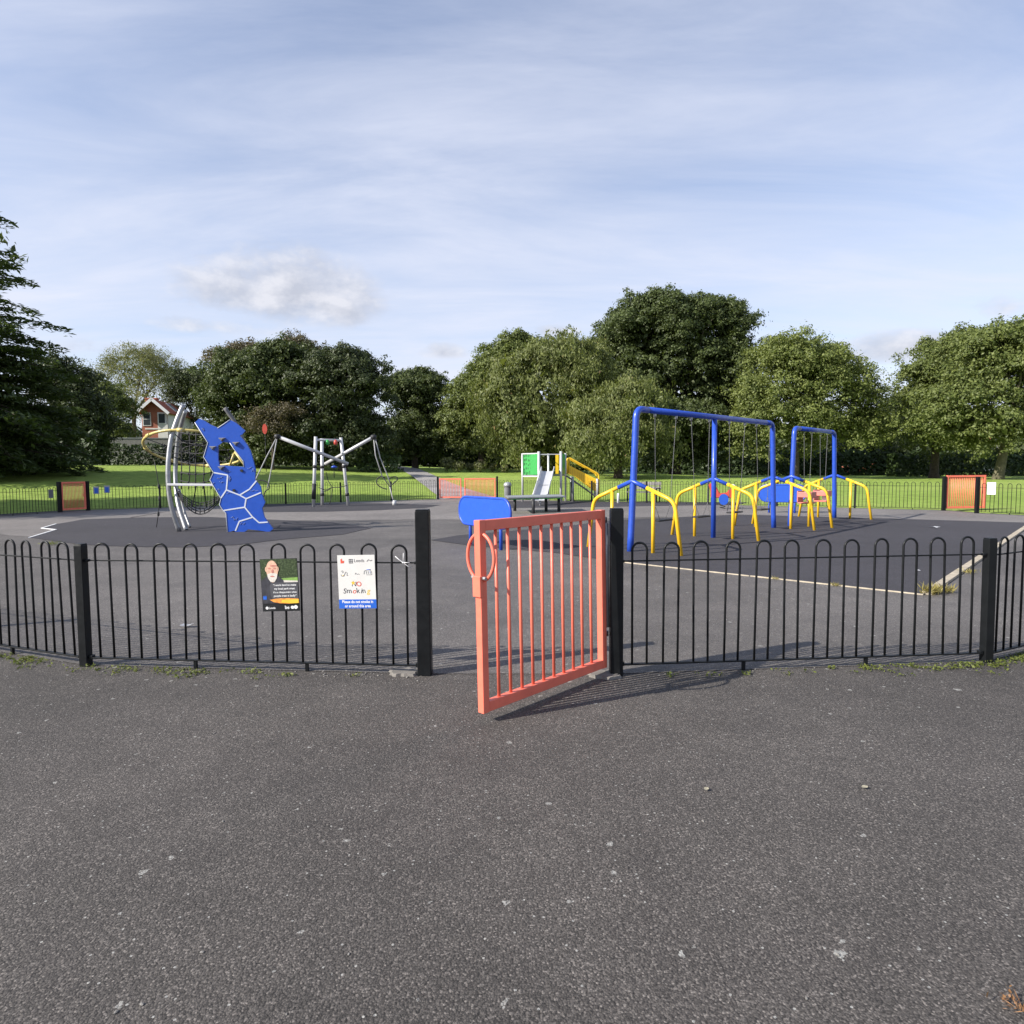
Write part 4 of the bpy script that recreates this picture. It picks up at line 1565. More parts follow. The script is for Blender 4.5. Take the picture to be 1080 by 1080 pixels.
MB().bar(s0.lerp(s1, .52) + Vector((-.2, 0, .003)), s0.lerp(s1, .52) + Vector((.2, 0, .003)), .03, .012).build('seam', M['galv'], sl)
MB().tube([s1 + Vector((0, -.1, 0)), Vector((s1.x, s1.y - .1, -.02))], .04, 8).build('slide_foot', M['alu'], sl)
# yellow ramp to the right
ra = sp(598.8, 491, 30.3)
rb_ = sp(629.5, 505.5, 30.0)
mb = MB()
for k, yy in enumerate((0.0, .85)):
    xa, xb_ = x5 + .1, xw(629, 30.0)
    pts2 = [(xa, 1.02 + .28), (xa, 1.64), (xa + .05, 1.66), (xb_, 1.02), (xb_, .44), (xa + .35, 1.16)]
    pb = MB().prism(pts2, .03, (0, .1 + yy, 0), (1, 0, 0), (0, 0, 1)).build('ramp_side', M['yellow_board'], tw)
    if k == 0:
        sm = MB()
        for i in range(14):
            s = (i + .6) / 14.4
            x = xa + .05 + (xb_ - xa - .1) * s
            top = 1.62 + (1.02 - 1.62) * s
            bot = (1.24 - .2 * s / .25 * .25) + (.46 - 1.2) * s
            sm.box((x, .1 - .017, (top + bot) / 2), (.022, .004, (top - bot) * .72))
        sm.build('slot', M['ochre'], pb)
    rail = round_path([(x5 + .12, .1 + yy, 1.3), (x5 + .12, .1 + yy, 2.02), (xb_ + .1, .1 + yy, 1.25), (xb_ + .1, .1 + yy, .1)], .12, 6)
    MB().tube(rail, .038, 10).build('handrail', M['yellow'], tw)
    MB().tube([(xb_ + .02, .06 + yy, -.02), (xb_ + .02, .06 + yy, 1.05)], .05, 10).build('post', M['alu'], tw)
    MB().tube([(x5 + .3, .06 + yy, -.02), (x5 + .3, .06 + yy, 1.15)], .05, 10).build('post', M['galv'], tw)
MB().bar((x5 + .05, .55, pz - .04), (xw(629, 30), .55, .24), .8, .05).build('ramp_deck', M['woodgrey'], tw)

# low table in front of the slide
c4 = [at(562.5, 541.8), at(589.5, 539.8), at(543, 539), at(576, 539.6)]
tc_ = (c4[0] + c4[1] + c4[2] + c4[3]) / 4
tb = thing('low_table', 'low flat grey table on thin black legs in front of the slide', 'table', tc_)
zt = .54
pts = [atD(536, 526.5, 21.9) - tc_, atD(597, 526.3, 22.6) - tc_, atD(591, 523, 24.2) - tc_, atD(533, 523.5, 23.6) - tc_]
MB().prism([(p.x, p.y) for p in pts], .045, (0, 0, zt), (1, 0, 0), (0, 1, 0), bev=.01).build('table_top', M['galv'], tb)
MB().prism([(p.x * .9, p.y * .9) for p in pts], .03, (0, 0, zt - .045), (1, 0, 0), (0, 1, 0)).build('under_frame', M['green_board'], tb)
for c in c4:
    q = c - tc_
    MB().tube([(q.x, q.y, -.02), (q.x, q.y, zt - .03)], .055, 10).build('leg', M['rubber_black'], tb)

# litter bin by the far double gate
bp = Vector((at(535.5, 527).x, 32.2, 0))
lbn = thing('litter_bin', 'grey litter bin beside the far double gate', 'litter bin', bp)
MB().lathe([(.14, -.01), (.17, .03), (.17, .62), (.16, .65)], (0, 0, 0), 18).build('body', M['woodgrey'], lbn)
MB().lathe([(.19, .65), (.2, .7), (.2, .78), (.13, .86), (.05, .88)], (0, 0, 0), 18).build('hood', M['galv'], lbn)
for a in (0, PI / 2, PI, 1.5 * PI):
    MB().tube([(.165 * math.cos(a + .5), .165 * math.sin(a + .5), .6), (.165 * math.cos(a + .5), .165 * math.sin(a + .5), .7)], .014, 6).build('hood_stay', M['rubber_black'], lbn)

# bench beyond the swings
bc = at(678.5, 529.6)
be = thing('park_bench', 'dark grey park bench in front of the far fence, seen through the swing braces', 'bench', bc, -.6)
MB().box((0, .0, .45), (1.5, .38, .05), bev=.01).build('seat', M['benchgrey'], be)
MB().box((0, .22, .82), (1.5, .04, .16), bev=.008).box((0, .21, .63), (1.5, .04, .12), bev=.008).build('backrest', M['benchgrey'], be)
for s in (-.68, .68):
    MB().tube([(s, -.16, -.02), (s, -.16, .62), (s, .2, .62)], .03, 8).build('leg', M['black'], be)
    MB().tube([(s, .2, -.02), (s, .2, .5), (s, .24, .92)], .03, 8).build('leg', M['black'], be)

# white stub post
wp = at(652, 530.8)
o = MB().lathe([(.001, -.02), (.055, -.02), (.055, .4), (.045, .43), (.001, .44)], (0, 0, 0), 14).build('bollard', M['white'], None, wp)
tag(o, 'short white stub bollard right of the yellow ramp', 'bollard')

# spring rider
rp_ = at(762, 537.0)
sr = thing('spring_rider', 'red spring rider with a blue side disc behind the middle blue swing leg', 'spring rider', rp_, -.2)
hel = [Vector((.09 * math.cos(a), .09 * math.sin(a), .02 + .34 * a / (8 * PI))) for a in [8 * PI * i / 80 for i in range(81)]]
MB().tube(hel, .014, 6).build('spring', M['rubber_black'], sr)
MB().prism([(-.42, .42), (.3, .4), (.42, .52), (.4, .74), (.22, .72), (.15, .6), (-.12, .58), (-.2, .78), (-.4, .95), (-.5, .9), (-.42, .66)], .2, (0, 0, 0), (1, 0, 0), (0, 0, 1), bev=.02).build('body', M['red'], sr)
MB().prism(ell(.02, .36, .17, .2, 20), .03, (0, -.14, 0), (1, 0, 0), (0, 0, 1)).build('side_board', M['blue'], sr)
MB().tube([(-.3, -.2, .82), (-.3, .2, .82)], .02, 8).build('handle', M['black'], sr)
MB().lathe([(.04, 0), (.1, .04), (.1, .1), (.04, .14)], (.35, 0, .76), 12).build('tail_light', M['offwhite'], sr)

# ------------------------------------------------------------------ foliage
def unit(v):
    return v / np.maximum(np.linalg.norm(v, axis=1, keepdims=True), 1e-9)


def leaf_quads(c, nrm, size, aspect, rng, along=None):
    """rhombic leaf faces, centre c, facing nrm"""
    n = len(c)
    nrm = unit(nrm)
    if along is None:
        along = rng.normal(size=(n, 3))
    t = unit(along - nrm * np.sum(along * nrm, 1, keepdims=True))
    b = np.cross(nrm, t)
    s = size[:, None]
    bend = nrm * s * .18
    v = np.stack([c - t * s, c - b * s * aspect + bend, c + t * s, c + b * s * aspect + bend], 1).reshape(-1, 3)
    q = np.arange(4 * n).reshape(n, 4)
    return v, q


def leaf_object(name, parts, mat, parent, rng, loc=(0, 0, 0), tints=None):
    v = np.concatenate([p[0] for p in parts])
    off, qs = 0, []
    for p in parts:
        qs.append(p[1] + off)
        off += len(p[0])
    q = np.concatenate(qs)
    t = np.clip(rng.beta(2, 2.2, len(q)), 0, 1) if tints is None else tints
    me = np_mesh(name, v - np.array(loc), q, False, t)
    return link(name, me, mat, parent)


def limb(mb, a, b, r0, r1, rng, wob=.12, n=6, seg=7):
    a, b = Vector(a), Vector(b)
    ln = (b - a).length
    pts, rs = [], []
    for i in range(n + 1):
        s = i / n
        p = a.lerp(b, s)
        if 0 < i < n:
            p = p + Vector((rng.normal() * wob * ln * .18, rng.normal() * wob * ln * .18, rng.normal() * wob * ln * .1))
        pts.append(p)
        rs.append(r0 * (1 - s) + r1 * s)
    mb.tube(pts, rs, seg)
    return pts


def tree(name, label, base_px, D, lobes, mat, leaf=.3, dens=2.3, clump=1.0, seed=1, trunk_r=.35, style='round', bark='bark', cat='tree', inner=.3, group='trees round the park', depth=.85, base_y=None, nsub=9, lean=0.0, xy=None, limbs=9):
    """lobes: (px, py, rx_px, ry_px) at the tree's own distance, turned into metres there"""
    rng = np.random.default_rng(seed)
    clump = clump * 1.3
    if xy is None:
        bx = atD(base_px, 500, D).x
    else:
        bx, D = xy
    bz = gzf(bx, D)
    base = Vector((bx, D, bz - .1))
    t = thing(name, label, cat, base, 0, group)
    E = []
    for lb_ in lobes:
        if xy is None:
            px, py, rx, ry = lb_[:4]
            dy = lb_[4] if len(lb_) > 4 else rng.uniform(-.25, .25) * rx / F_PX * D
            c = atD(px, py, D + dy)
            k = (D + dy) / F_PX
            E.append((np.array(c) - np.array([0, 0, .03 * ry * k]), .9 * np.array([rx * k, max(rx, ry * .6) * k * depth, ry * k])))
        else:
            x, y, z, rx, ry, rz = lb_
            E.append((np.array([bx + x, D + y, bz + z]), np.array([rx, ry, rz])))
    parts = []
    B = np.array(base)
    sub = []
    for (c, r) in E:
        for _ in range(nsub):
            dd = unit(rng.normal(size=(1, 3)))[0]
            if dd[2] < -.3:
                dd[2] = -dd[2]
            sub.append((c + dd * r * rng.uniform(.72, 1.0), r * rng.uniform(.2, .42, 3) * np.array([1.1, 1.1, .85])))
    big = list(E)
    for (c, r) in big + sub:
        # secondary lobes give an uneven outline
        area = 4 * PI * ((r[0] * r[1]) ** 1.6 / 3 + (r[0] * r[2]) ** 1.6 / 3 + (r[1] * r[2]) ** 1.6 / 3) ** (1 / 1.6)
        leaf_ = leaf * .52
        bs = clump * 1.75
        nb = max(5, int(area / (bs * bs) * .95))
        d = unit(rng.normal(size=(nb, 3)))
        lump = .97 + .13 * np.sin(d[:, 0] * 5 + seed) * np.sin(d[:, 1] * 4 + 2 * seed) + .11 * np.sin(d[:, 2] * 7 + d[:, 0] * 6 + seed * 3)
        rad = lump * (rng.uniform(.68, 1.0, nb) + np.where(rng.uniform(size=nb) < .15, rng.uniform(.03, .14, nb), 0))
        bc = c + d * r * rad[:, None]
        keep = np.ones(nb, bool)
        for (c2, r2) in big:
            if c2 is c:
                continue
            keep &= np.sum(((bc - c2) / r2) ** 2, 1) > .58
        bc, d = bc[keep], d[keep]
        if not len(bc):
            continue
        bsz = rng.uniform(.6, 1.3, len(bc))
        kpb = np.maximum(3, (bsz ** 2 * 8).astype(int))
        bi = np.repeat(np.arange(len(bc)), kpb)
        boff = rng.normal(size=(len(bi), 3)) * (bs * .36 * bsz)[bi][:, None] * np.array([1, 1, .5])
        cc = bc[bi] + boff
        cc[:, 2] -= .22 * np.sum(boff[:, :2] ** 2, 1) / bs
        d = unit(d[bi] + boff / bs * .9)
        ok_ = cc[:, 2] > bz + .25
        cc, d = cc[ok_], d[ok_]
        if not len(cc):
            continue
        cl = clump * .62
        per = max(4, int(.62 * dens * cl * cl / (leaf_ * leaf_ * .9)))
        csz = rng.uniform(.5, 1.45, len(cc))
        npl = np.maximum(3, (per * csz ** 2).astype(int))
        idx = np.repeat(np.arange(len(cc)), npl)
        sg = (cl * .36 * csz)[idx][:, None]
        if style == 'weep':
            hang = rng.uniform(.0, 1.0, len(idx))
            ln = (rng.uniform(.3, 1.15, len(cc)) * clump)[idx]
            off = rng.normal(size=(len(idx), 3)) * sg * np.array([.8, .8, .5])
            p = cc[idx] + off + d[idx] * (.25 * hang)[:, None]
            p[:, 2] -= hang * ln
            nr = d[idx] * .9 + rng.normal(size=(len(idx), 3)) * .55
            nr[:, 2] *= .5
            al = rng.normal(size=(len(idx), 3)) * .6 + np.array([0, 0, -1.0])
            sz = leaf_ * rng.uniform(.6, 1.25, len(idx))
            m_ = p[:, 2] > bz + .15
            parts.append(leaf_quads(p[m_], nr[m_], sz[m_], .38, rng, al[m_]))
        else:
            off = rng.normal(size=(len(idx), 3)) * sg * np.array([1, 1, .5])
            p = cc[idx] + off
            p[:, 2] -= .18 * np.sum(off[:, :2] ** 2, 1) / np.maximum(sg[:, 0], .1)
            nr = d[idx] * .35 + off / sg * .6 + np.array([0, 0, .4]) + rng.normal(size=(len(idx), 3)) * .5
            sz = leaf_ * rng.uniform(.55, 1.25, len(idx))
            m_ = p[:, 2] > bz + .1
            parts.append(leaf_quads(p[m_], nr[m_], sz[m_], .55, rng))
        # inner foliage so the crown is not hollow
        ni = int(len(idx) * inner * .35)
        if ni and r[0] * r[2] > 1.5:
            dd = unit(rng.normal(size=(ni, 3))) * rng.uniform(.3, .82, ni)[:, None] ** .6
            p = c + dd * r
            m_ = p[:, 2] > bz + .3
            parts.append(leaf_quads(p[m_], rng.normal(size=(ni, 3))[m_], (leaf * rng.uniform(.9, 1.7, ni))[m_], .6, rng))
    leaf_object('crown', parts, LEAF[mat], t, rng, B)
    # trunk and limbs
    mb = MB()
    zc = np.mean([e[0][2] for e in E]) - bz
    top = max(e[0][2] for e in E) - bz
    h1 = max(1.2, min(e[0][2] - e[1][2] for e in E) - bz + .3 * zc)
    h1 = min(h1, top * .6)
    mx = np.mean([e[0][0] for e in E]) - bx
    fork = Vector((mx * .25 + lean, 0, h1))
    pts = [Vector((0, 0, -.3)), Vector((lean * .15, 0, .12 * h1)), Vector((lean * .5, rng.normal() * .08, h1 * .55)), fork]
    mb.tube(pts, [trunk_r * 1.55, trunk_r * 1.05, trunk_r * .85, trunk_r * .72], 10)
    E2 = sorted(E, key=lambda e: -e[1][0] * e[1][2])[:limbs]
    for (c, r) in E2:
        e = Vector(c - B)
        e = e + Vector((rng.normal() * r[0] * .25, rng.normal() * r[1] * .25, r[2] * .2))
        lp_ = limb(mb, fork - Vector((0, 0, rng.uniform(0, .25) * h1)), e, trunk_r * .5, trunk_r * .12, rng)
        for _ in range(3):
            q = Vector(c - B) + Vector(unit(rng.normal(size=(1, 3)))[0] * r * .85)
            limb(mb, lp_[rng.integers(2, 5)], q, trunk_r * .2, trunk_r * .05, rng, n=4, seg=5)
    mb.build('trunk', M[bark], t)
    return t


# broadleaf trees along the far side of the field, left to right
tree('broadleaf_tree', 'dense dark tree with brownish tufts on top, right of the red brick house', 278, 62,
     [(275, 415, 45, 42), (240, 430, 28, 34), (310, 420, 38, 48), (300, 380, 26, 20), (260, 388, 24, 18), (228, 462, 22, 26), (270, 462, 42, 28), (318, 462, 32, 28)], 'dark', .24, 2.4, .95, 11, .45)
tree('broadleaf_tree', 'very dark round tree between the brown topped tree and the far path', 362, 60,
     [(362, 415, 36, 40), (345, 395, 24, 26), (376, 408, 19, 34), (370, 385, 18, 16), (350, 455, 34, 32), (382, 457, 15, 30)], 'darker', .24, 2.4, .95, 12, .4)
tree('broadleaf_tree', 'mid green tree rising behind the start of the far path', 438, 72,
     [(438, 420, 23, 30), (426, 412, 12, 16), (450, 418, 15, 26), (440, 404, 15, 13), (434, 462, 22, 26), (457, 460, 15, 25)], 'dark', .26, 2.3, 1.0, 13, .35)
tree('broadleaf_tree', 'upright leafy tree just right of the far path', 508, 70,
     [(515, 410, 33, 40), (538, 385, 26, 28), (499, 427, 19, 34), (545, 368, 20, 13), (512, 455, 36, 30), (487, 452, 13, 25)], 'mid', .26, 2.3, 1.0, 14, .4)
tree('weeping_tree', 'broad weeping olive tree behind the slide tower', 575, 62,
     [(575, 415, 62, 58), (610, 395, 36, 42), (545, 425, 40, 52), (595, 375, 34, 22), (575, 455, 70, 34)], 'olive', .3, 1.9, 1.1, 15, .45, style='weep')
tree('broadleaf_tree', 'tallest dark tree, standing behind the swings', 712, 70,
     [(712, 390, 60, 55), (690, 350, 48, 36), (740, 355, 46, 42), (712, 330, 42, 20), (655, 375, 26, 36), (770, 385, 26, 56), (752, 335, 28, 18), (665, 345, 26, 18), (715, 450, 66, 38), (765, 440, 30, 40)], 'dark', .26, 2.5, 1.05, 16, .55)
tree('weeping_tree', 'small weeping tree in front of the tallest dark tree', 652, 54,
     [(652, 440, 44, 40), (670, 425, 26, 24), (632, 448, 28, 36), (655, 462, 50, 28)], 'olive', .27, 1.9, 1.0, 17, .35, style='weep')
tree('broadleaf_tree', 'pale open crowned tree behind the shorter swing frame', 838, 62,
     [(835, 400, 40, 34), (870, 410, 40, 34), (815, 425, 32, 40), (840, 370, 34, 17), (880, 385, 26, 20), (898, 420, 19, 24), (850, 450, 54, 28), (800, 450, 24, 30), (900, 450, 28, 24)], 'light', .24, 1.35, 1.0, 18, .4, inner=.08)
tree('broadleaf_tree', 'dark green tree left of the leaning trunk at the right edge', 985, 66,
     [(985, 410, 36, 44), (1005, 380, 36, 28), (971, 428, 18, 40), (1015, 365, 22, 15), (976, 394, 14, 13), (985, 455, 44, 26)], 'mid', .25, 1.6, 1.0, 19, .4, inner=.15)
tree('broadleaf_tree', 'big spreading tree at the right edge with a leaning mossy trunk', 1052, 56,
     [(1050, 400, 44, 46), (1080, 385, 46, 44), (1020, 430, 38, 34), (1060, 365, 34, 19), (1100, 420, 44, 44), (1045, 450, 46, 22), (1000, 440, 22, 26), (1130, 400, 44, 50)], 'mid', .25, 1.6, 1.0, 20, .38, bark='bark_mossy', lean=.9, inner=.15)
tree('broadleaf_tree', 'small dark tree in the gap beside the pale open tree', 925, 84,
     [(925, 455, 26, 22), (945, 450, 22, 28), (905, 465, 26, 20), (940, 475, 34, 18)], 'darker', .3, 2.2, 1.1, 21, .3)
tree('broadleaf_tree', 'thin grey tree with see through crown behind the red brick house', 143, 92,
     [(143, 402, 46, 38), (125, 408, 30, 30), (165, 405, 28, 34), (143, 382, 32, 20)], 'pale', .19, .5, 1.1, 22, .35, inner=.06, limbs=10)
tree('broadleaf_tree', 'dark small crowned tree behind the right end of the brick house roof', 208, 88,
     [(205, 405, 20, 20), (215, 425, 20, 24), (195, 415, 12, 16), (222, 405, 10, 12)], 'darker', .26, 1.3, 1.0, 23, .3, inner=.1)
tree('broadleaf_tree', 'leafy green tree hiding the left side of the brick house', 122, 74,
     [(118, 440, 16, 32), (106, 430, 16, 28), (126, 452, 11, 18), (110, 462, 20, 20)], 'mid', .24, 2.1, .95, 24, .3)
tree('broadleaf_tree', 'dark tree tucked behind the layered conifer at the left', 78, 60,
     [(78, 430, 24, 44), (62, 405, 22, 30), (92, 455, 18, 32), (70, 465, 30, 24)], 'darker', .24, 1.9, .95, 25, .35)
tree('copper_bush', 'bronze leaved bush showing against the dark tree right of the house', 288, 57.5,
     [(286, 441, 18, 8), (276, 447, 12, 6), (300, 433, 10, 6), (294, 450, 9, 5)], 'copper', .18, .5, .6, 26, .12, group=None, cat='bush', inner=.15)

# brown tufts above the dark tree are part of another, copper leaved tree behind
tree('copper_tree', 'bronze leaved tree top showing over the dark tree beside the house', 255, 70,
     [(245, 376, 20, 9), (262, 372, 16, 8), (316, 366, 16, 9), (300, 375, 18, 10), (268, 388, 26, 14)], 'copper', .22, 1.3, .8, 27, .3, inner=.1)


# layered conifer at the left edge
def conifer(px, D, height, rad, seed, label):
    rng = np.random.default_rng(seed)
    bx = atD(px, 500, D).x
    bz = gzf(bx, D)
    t = thing('layered_conifer', label, 'tree', (bx, D, bz - .1), 0, 'trees round the park')
    mb = MB()
    mb.tube([(0, 0, -.3), (0, 0, height * .4), (.1, 0, height)], [.6, .38, .06], 10)
    parts = []
    z = 1.0
    while z < height - .4:
        f = z / height
        R_ = rad * (1 - f) ** .72 * (1.0 if f > .08 else .8)
        nb = int(6 + 9 * (1 - f))
        for k in range(nb):
            a = 2 * PI * (k + rng.uniform(0, 1)) / nb
            ln = R_ * (rng.uniform(.72, 1.1) if f < .45 else rng.uniform(.5, 1.3))
            droop = -.1 - .14 * (1 - f) + rng.normal() * .09
            dirv = np.array([math.cos(a), math.sin(a), 0])
            sidev = np.array([-math.sin(a), math.cos(a), 0])
            m = max(4, int(ln / .45))
            s = np.linspace(.12, 1, m)
            zz = z + rng.uniform(-.4, .4)
            spine = dirv * (s * ln)[:, None]
            spine[:, 2] = zz + ln * (.12 * s + droop * s ** 2)
            mb.tube([Vector(p) for p in np.concatenate([[[0, 0, zz - .1]], spine])], list(np.linspace(.09, .015, m + 1)), 4, caps=False)
            n = int(ln * (60 if f < .4 else 34))
            ss = rng.uniform(.16, 1.02, n) ** .8
            wid = (.95 * np.sin(np.clip(ss, 0, 1) * PI * .86) + .16) * (.35 + .13 * ln)
            lat = rng.uniform(-1, 1, n) * wid
            p = dirv * (ss * ln)[:, None] + sidev * lat[:, None]
            p[:, 2] = zz + ln * (.12 * ss + droop * ss ** 2) - .13 * np.abs(lat) + rng.normal(size=n) * .07 - rng.exponential(.1, n)
            nr = np.array([0, 0, 1.0]) + rng.normal(size=(n, 3)) * .42
            al = dirv + sidev * np.sign(lat)[:, None] * .7 + rng.normal(size=(n, 3)) * .35 + np.array([0, 0, -.25])
            parts.append(leaf_quads(p, nr, rng.uniform(.12, .3, n), .34, rng, al))
        z += rng.uniform(.5, .85) * (1.0 if f < .45 else 1.45)
    leaf_object('crown', parts, LEAF['cedar'], t, rng)
    mb.build('trunk', M['bark'], t)
    return t


conifer(-41, 42, 20.3, 8.7, 31, 'tall dark conifer with layered branches at the left edge')

# a tall tree outside the left edge whose shade lies on the grass behind the small gate
tree('broadleaf_tree', 'large tree beyond the left edge that shades the grass by the small gate', 0, 0,
     [(0, 0, 7.5, 4.2, 3.2, 4), (-3, -1, 9, 4, 3, 3.5)], 'dark', .4, 1.8, 1.3, 33, .45, xy=(-31.5, 20.6))
tree('broadleaf_tree', 'second large tree beyond the left edge, nearer the field', 0, 0,
     [(0, 0, 7, 3.4, 2.6, 3.6), (-1, -1, 9, 3, 2.4, 3)], 'dark', .4, 1.8, 1.3, 34, .4, xy=(-28, 23.6))
tree('broadleaf_tree', 'third large tree beyond the left edge, farthest along the fence', 0, 0,
     [(0, 0, 8.5, 3.0, 2.6, 3.6), (-1, -1, 11, 2.6, 2.4, 3)], 'dark', .4, 1.8, 1.3, 35, .4, xy=(-27.0, 25.8))


# hedges and shrubs
def hedge(px0, px1, D, h, w, label, seed, mat='hedge', leaf=.16, name='hedge', D1=None, dens=1.0):
    rng = np.random.default_rng(seed)
    a, b = atD(px0, 500, D), atD(px1, 500, D1 or D)
    d = np.array([b.x - a.x, b.y - a.y])
    ln = float(np.hypot(*d))
    d = d / ln
    nrm = np.array([-d[1], d[0]])
    n = int(ln * (2 * h + w) * 42 * dens)
    u = rng.uniform(0, ln, n)
    per = rng.uniform(0, 2 * h + w, n)
    hh = h * (1 + .06 * np.sin(u * 1.7 + seed) + .05 * np.sin(u * 4.1))
    y = np.where(per < h, -w / 2, np.where(per < h + w, per - h - w / 2, w / 2)) + rng.normal(size=n) * .09
    z = np.where(per < h, per, np.where(per < h + w, h, 2 * h + w - per)) / h * hh + rng.normal(size=n) * .07
    x = a.x + d[0] * u + nrm[0] * y
    yy = a.y + d[1] * u + nrm[1] * y
    z = np.maximum(z, .05) + gz(x, yy)
    p = np.stack([x, yy, z], 1)
    out = np.stack([nrm[0] * np.sign(y), nrm[1] * np.sign(y), np.full(n, .4)], 1) + rng.normal(size=(n, 3)) * .6
    v, q = leaf_quads(p, out, leaf * rng.uniform(.6, 1.3, n), .6, rng)
    t = thing(name, label, 'hedge', (a.x, a.y, gzf(a.x, a.y)))
    leaf_object('foliage', [(v, q)], LEAF[mat], t, rng, (a.x, a.y, gzf(a.x, a.y)))
    k = max(2, int(ln / 2.4))
    for i in range(k):
        s = (i + .5) / k * ln
        sx, sy = a.x + d[0] * s, a.y + d[1] * s
        g0 = gzf(sx, sy)
        mb = MB()
        limb(mb, (sx - a.x, sy - a.y, g0 - gzf(a.x, a.y) - .1), (sx - a.x + rng.normal() * .2, sy - a.y + rng.normal() * .1, g0 - gzf(a.x, a.y) + h * .8), .05, .015, rng, n=3, seg=5)
        mb.build('stem', M['bark'], t)
    return t


hedge(92, 232, 66, 1.9, 1.2, 'long dark clipped hedge in front of the brick house', 41)
hedge(378, 424, 60, 1.5, 1.2, 'short dark clipped hedge left of the far path', 42)
hedge(470, 640, 74, 2.0, 2.2, 'dark hedge behind the roses right of the far path', 43, leaf=.2)
hedge(225, 400, 70, 3.0, 2.5, 'tall dark shrub hedge under the two dark trees', 44, leaf=.22)
hedge(640, 1000, 86, 2.8, 3.0, 'long dark shrub belt behind the swings', 45, leaf=.26, D1=80, dens=.7)
hedge(940, 1120, 72, 2.2, 2.0, 'dark hedge behind the leaning trunk at the right', 46, leaf=.2)
hedge(-60, 110, 58, 2.6, 2.0, 'dark undergrowth hedge below the layered conifer', 47, leaf=.2)

rs = np.random.default_rng(50)
for i, (px, D_, h_) in enumerate([(472, 62, 1.5), (484, 61, 1.1), (496, 62.5, .9), (507, 61, 1.15), (520, 62, .85), (532, 61, .7)]):
    x = atD(px, 500, D_).x
    b = (x, D_, gzf(x, D_))
    labs = ['tallest pale rose bush, nearest the far path', 'second rose bush right of the far path', 'third rose bush right of the far path', 'fourth rose bush right of the far path', 'fifth rose bush right of the far path', 'last low rose bush, beside the weeping tree']
    t = thing('rose_bush', labs[i], 'bush', b, 0, 'rose bushes right of the far path')
    n = 260
    d = unit(rs.normal(size=(n, 3))) * rs.uniform(.35, 1, n)[:, None]
    p = d * np.array([.62, .55, .5]) * h_ + np.array([0, 0, h_ * .55])
    leaf_object('foliage', [leaf_quads(p, d + rs.normal(size=(n, 3)) * .5, rs.uniform(.06, .14, n), .6, rs)], LEAF['pale'], t, rs)
    for _ in range(4):
        mb = MB()
        limb(mb, (0, 0, -.05), (rs.normal() * .3 * h_, rs.normal() * .3 * h_, h_ * rs.uniform(.7, 1)), .02, .008, rs, n=3, seg=4)
        mb.build('stem', M['bark'], t)

# far woodland closing the view between the trees
def woodland():
    rng = np.random.default_rng(60)
    parts = []
    for k in range(130):
        a = rng.uniform(-.98, .98)
        D_ = rng.uniform(96, 125)
        x = a * D_
        if -.60 < a < -.49 and D_ < 110:
            continue
        hz = rng.uniform(4.5, 8.0)
        r = np.array([rng.uniform(3, 5), 3.0, hz * .5])
        c = np.array([x, D_, gzf(x, D_) + hz * .5])
        n = 900
        d = unit(rng.normal(size=(n, 3)))
        p = c + d * r * rng.uniform(.8, 1.1, n)[:, None]
        parts.append(leaf_quads(p, d + rng.normal(size=(n, 3)) * .5, rng.uniform(.3, .6, n), .6, rng))
    o = leaf_object('woodland', parts, LEAF['darker'], None, rng)
    tag(o, 'dark far woodland between the trees', 'woodland', kind='stuff')


woodland()

# ------------------------------------------------------------------ house and wall far left
HD = 80.0
hx0, hx1 = atD(152, 500, HD).x, atD(176.5, 500, HD).x
hz0 = gzf(hx0, HD)
hs = thing('brick_house', 'red brick and white gabled house among the trees at the left', 'house', (hx0, HD, hz0), R(7))
hw = (hx1 - hx0) * 1.06
eav = atD(150, 433, HD).z - hz0
apx = atD(165, 421.5, HD).z - hz0
base_wall = atD(150, 457, HD).z - hz0
Ld = 9.0
mb = MB()
mb.prism([(0, -.3), (hw, -.3), (hw, eav), (hw * .5, apx - .25), (0, eav)], Ld, (0, Ld / 2, 0), (1, 0, 0), (0, 0, 1))
mb.build('wall', M['brick'], hs)
MB().box((hw * .8, -.02, (eav + base_wall) / 2 - 1.3), (hw * .38, .04, eav - base_wall + 2.2)).build('render_panel', M['render'], hs)
MB().box((hw + .02, Ld / 2, eav * .5), (.04, Ld, eav * .98)).build('side_render', M['render'], hs)
MB().box((hw * .42, -.03, base_wall + .55), (hw * .6, .06, .16)).build('sill_band', M['render'], hs)
for k in (-1, 1):
    a = Vector((hw * .5, Ld / 2 - .3, apx))
    e = Vector((hw * .5 + k * (hw * .5 + .35), Ld / 2 - .3, eav - .38))
    d = (e - a)
    nn = Vector((-d.z, 0, d.x)).normalized() * (1 if k < 0 else -1)
    ctr_ = (a + e) / 2
    x = d.normalized()
    y = Vector((0, 1, 0))
    rot = Matrix((x, y, x.cross(y))).transposed()
    MB().box(ctr_, (d.length, Ld + .9, .16), rot).build('roof', M['tile'], hs)
    a2_ = Vector((hw * .5, -.78, apx + .02))
    e2_ = Vector((e.x, -.78, e.z + .02))
    MB().box((a2_ + e2_) / 2, (d.length + .15, .08, .34), rot).build('bargeboard', M['white'], hs)
# roof light on the right slope
a = Vector((hw * .5, 0, apx)); e = Vector((hw + .35, 0, eav - .38)); d = e - a
x = d.normalized(); rot = Matrix((x, Vector((0, 1, 0)), x.cross(Vector((0, 1, 0))))).transposed()
nn = Vector((x.z * -1, 0, x.x))
c = a.lerp(e, .45) + Vector((0, 3.2, 0)) + nn * .12
rl = MB().box(c, (1.5, 1.3, .12), rot).build('roof_light', M['white'], hs)
MB().box(c + nn * .065, (1.3, 1.1, .02), rot).build('pane', M['galv'], rl)
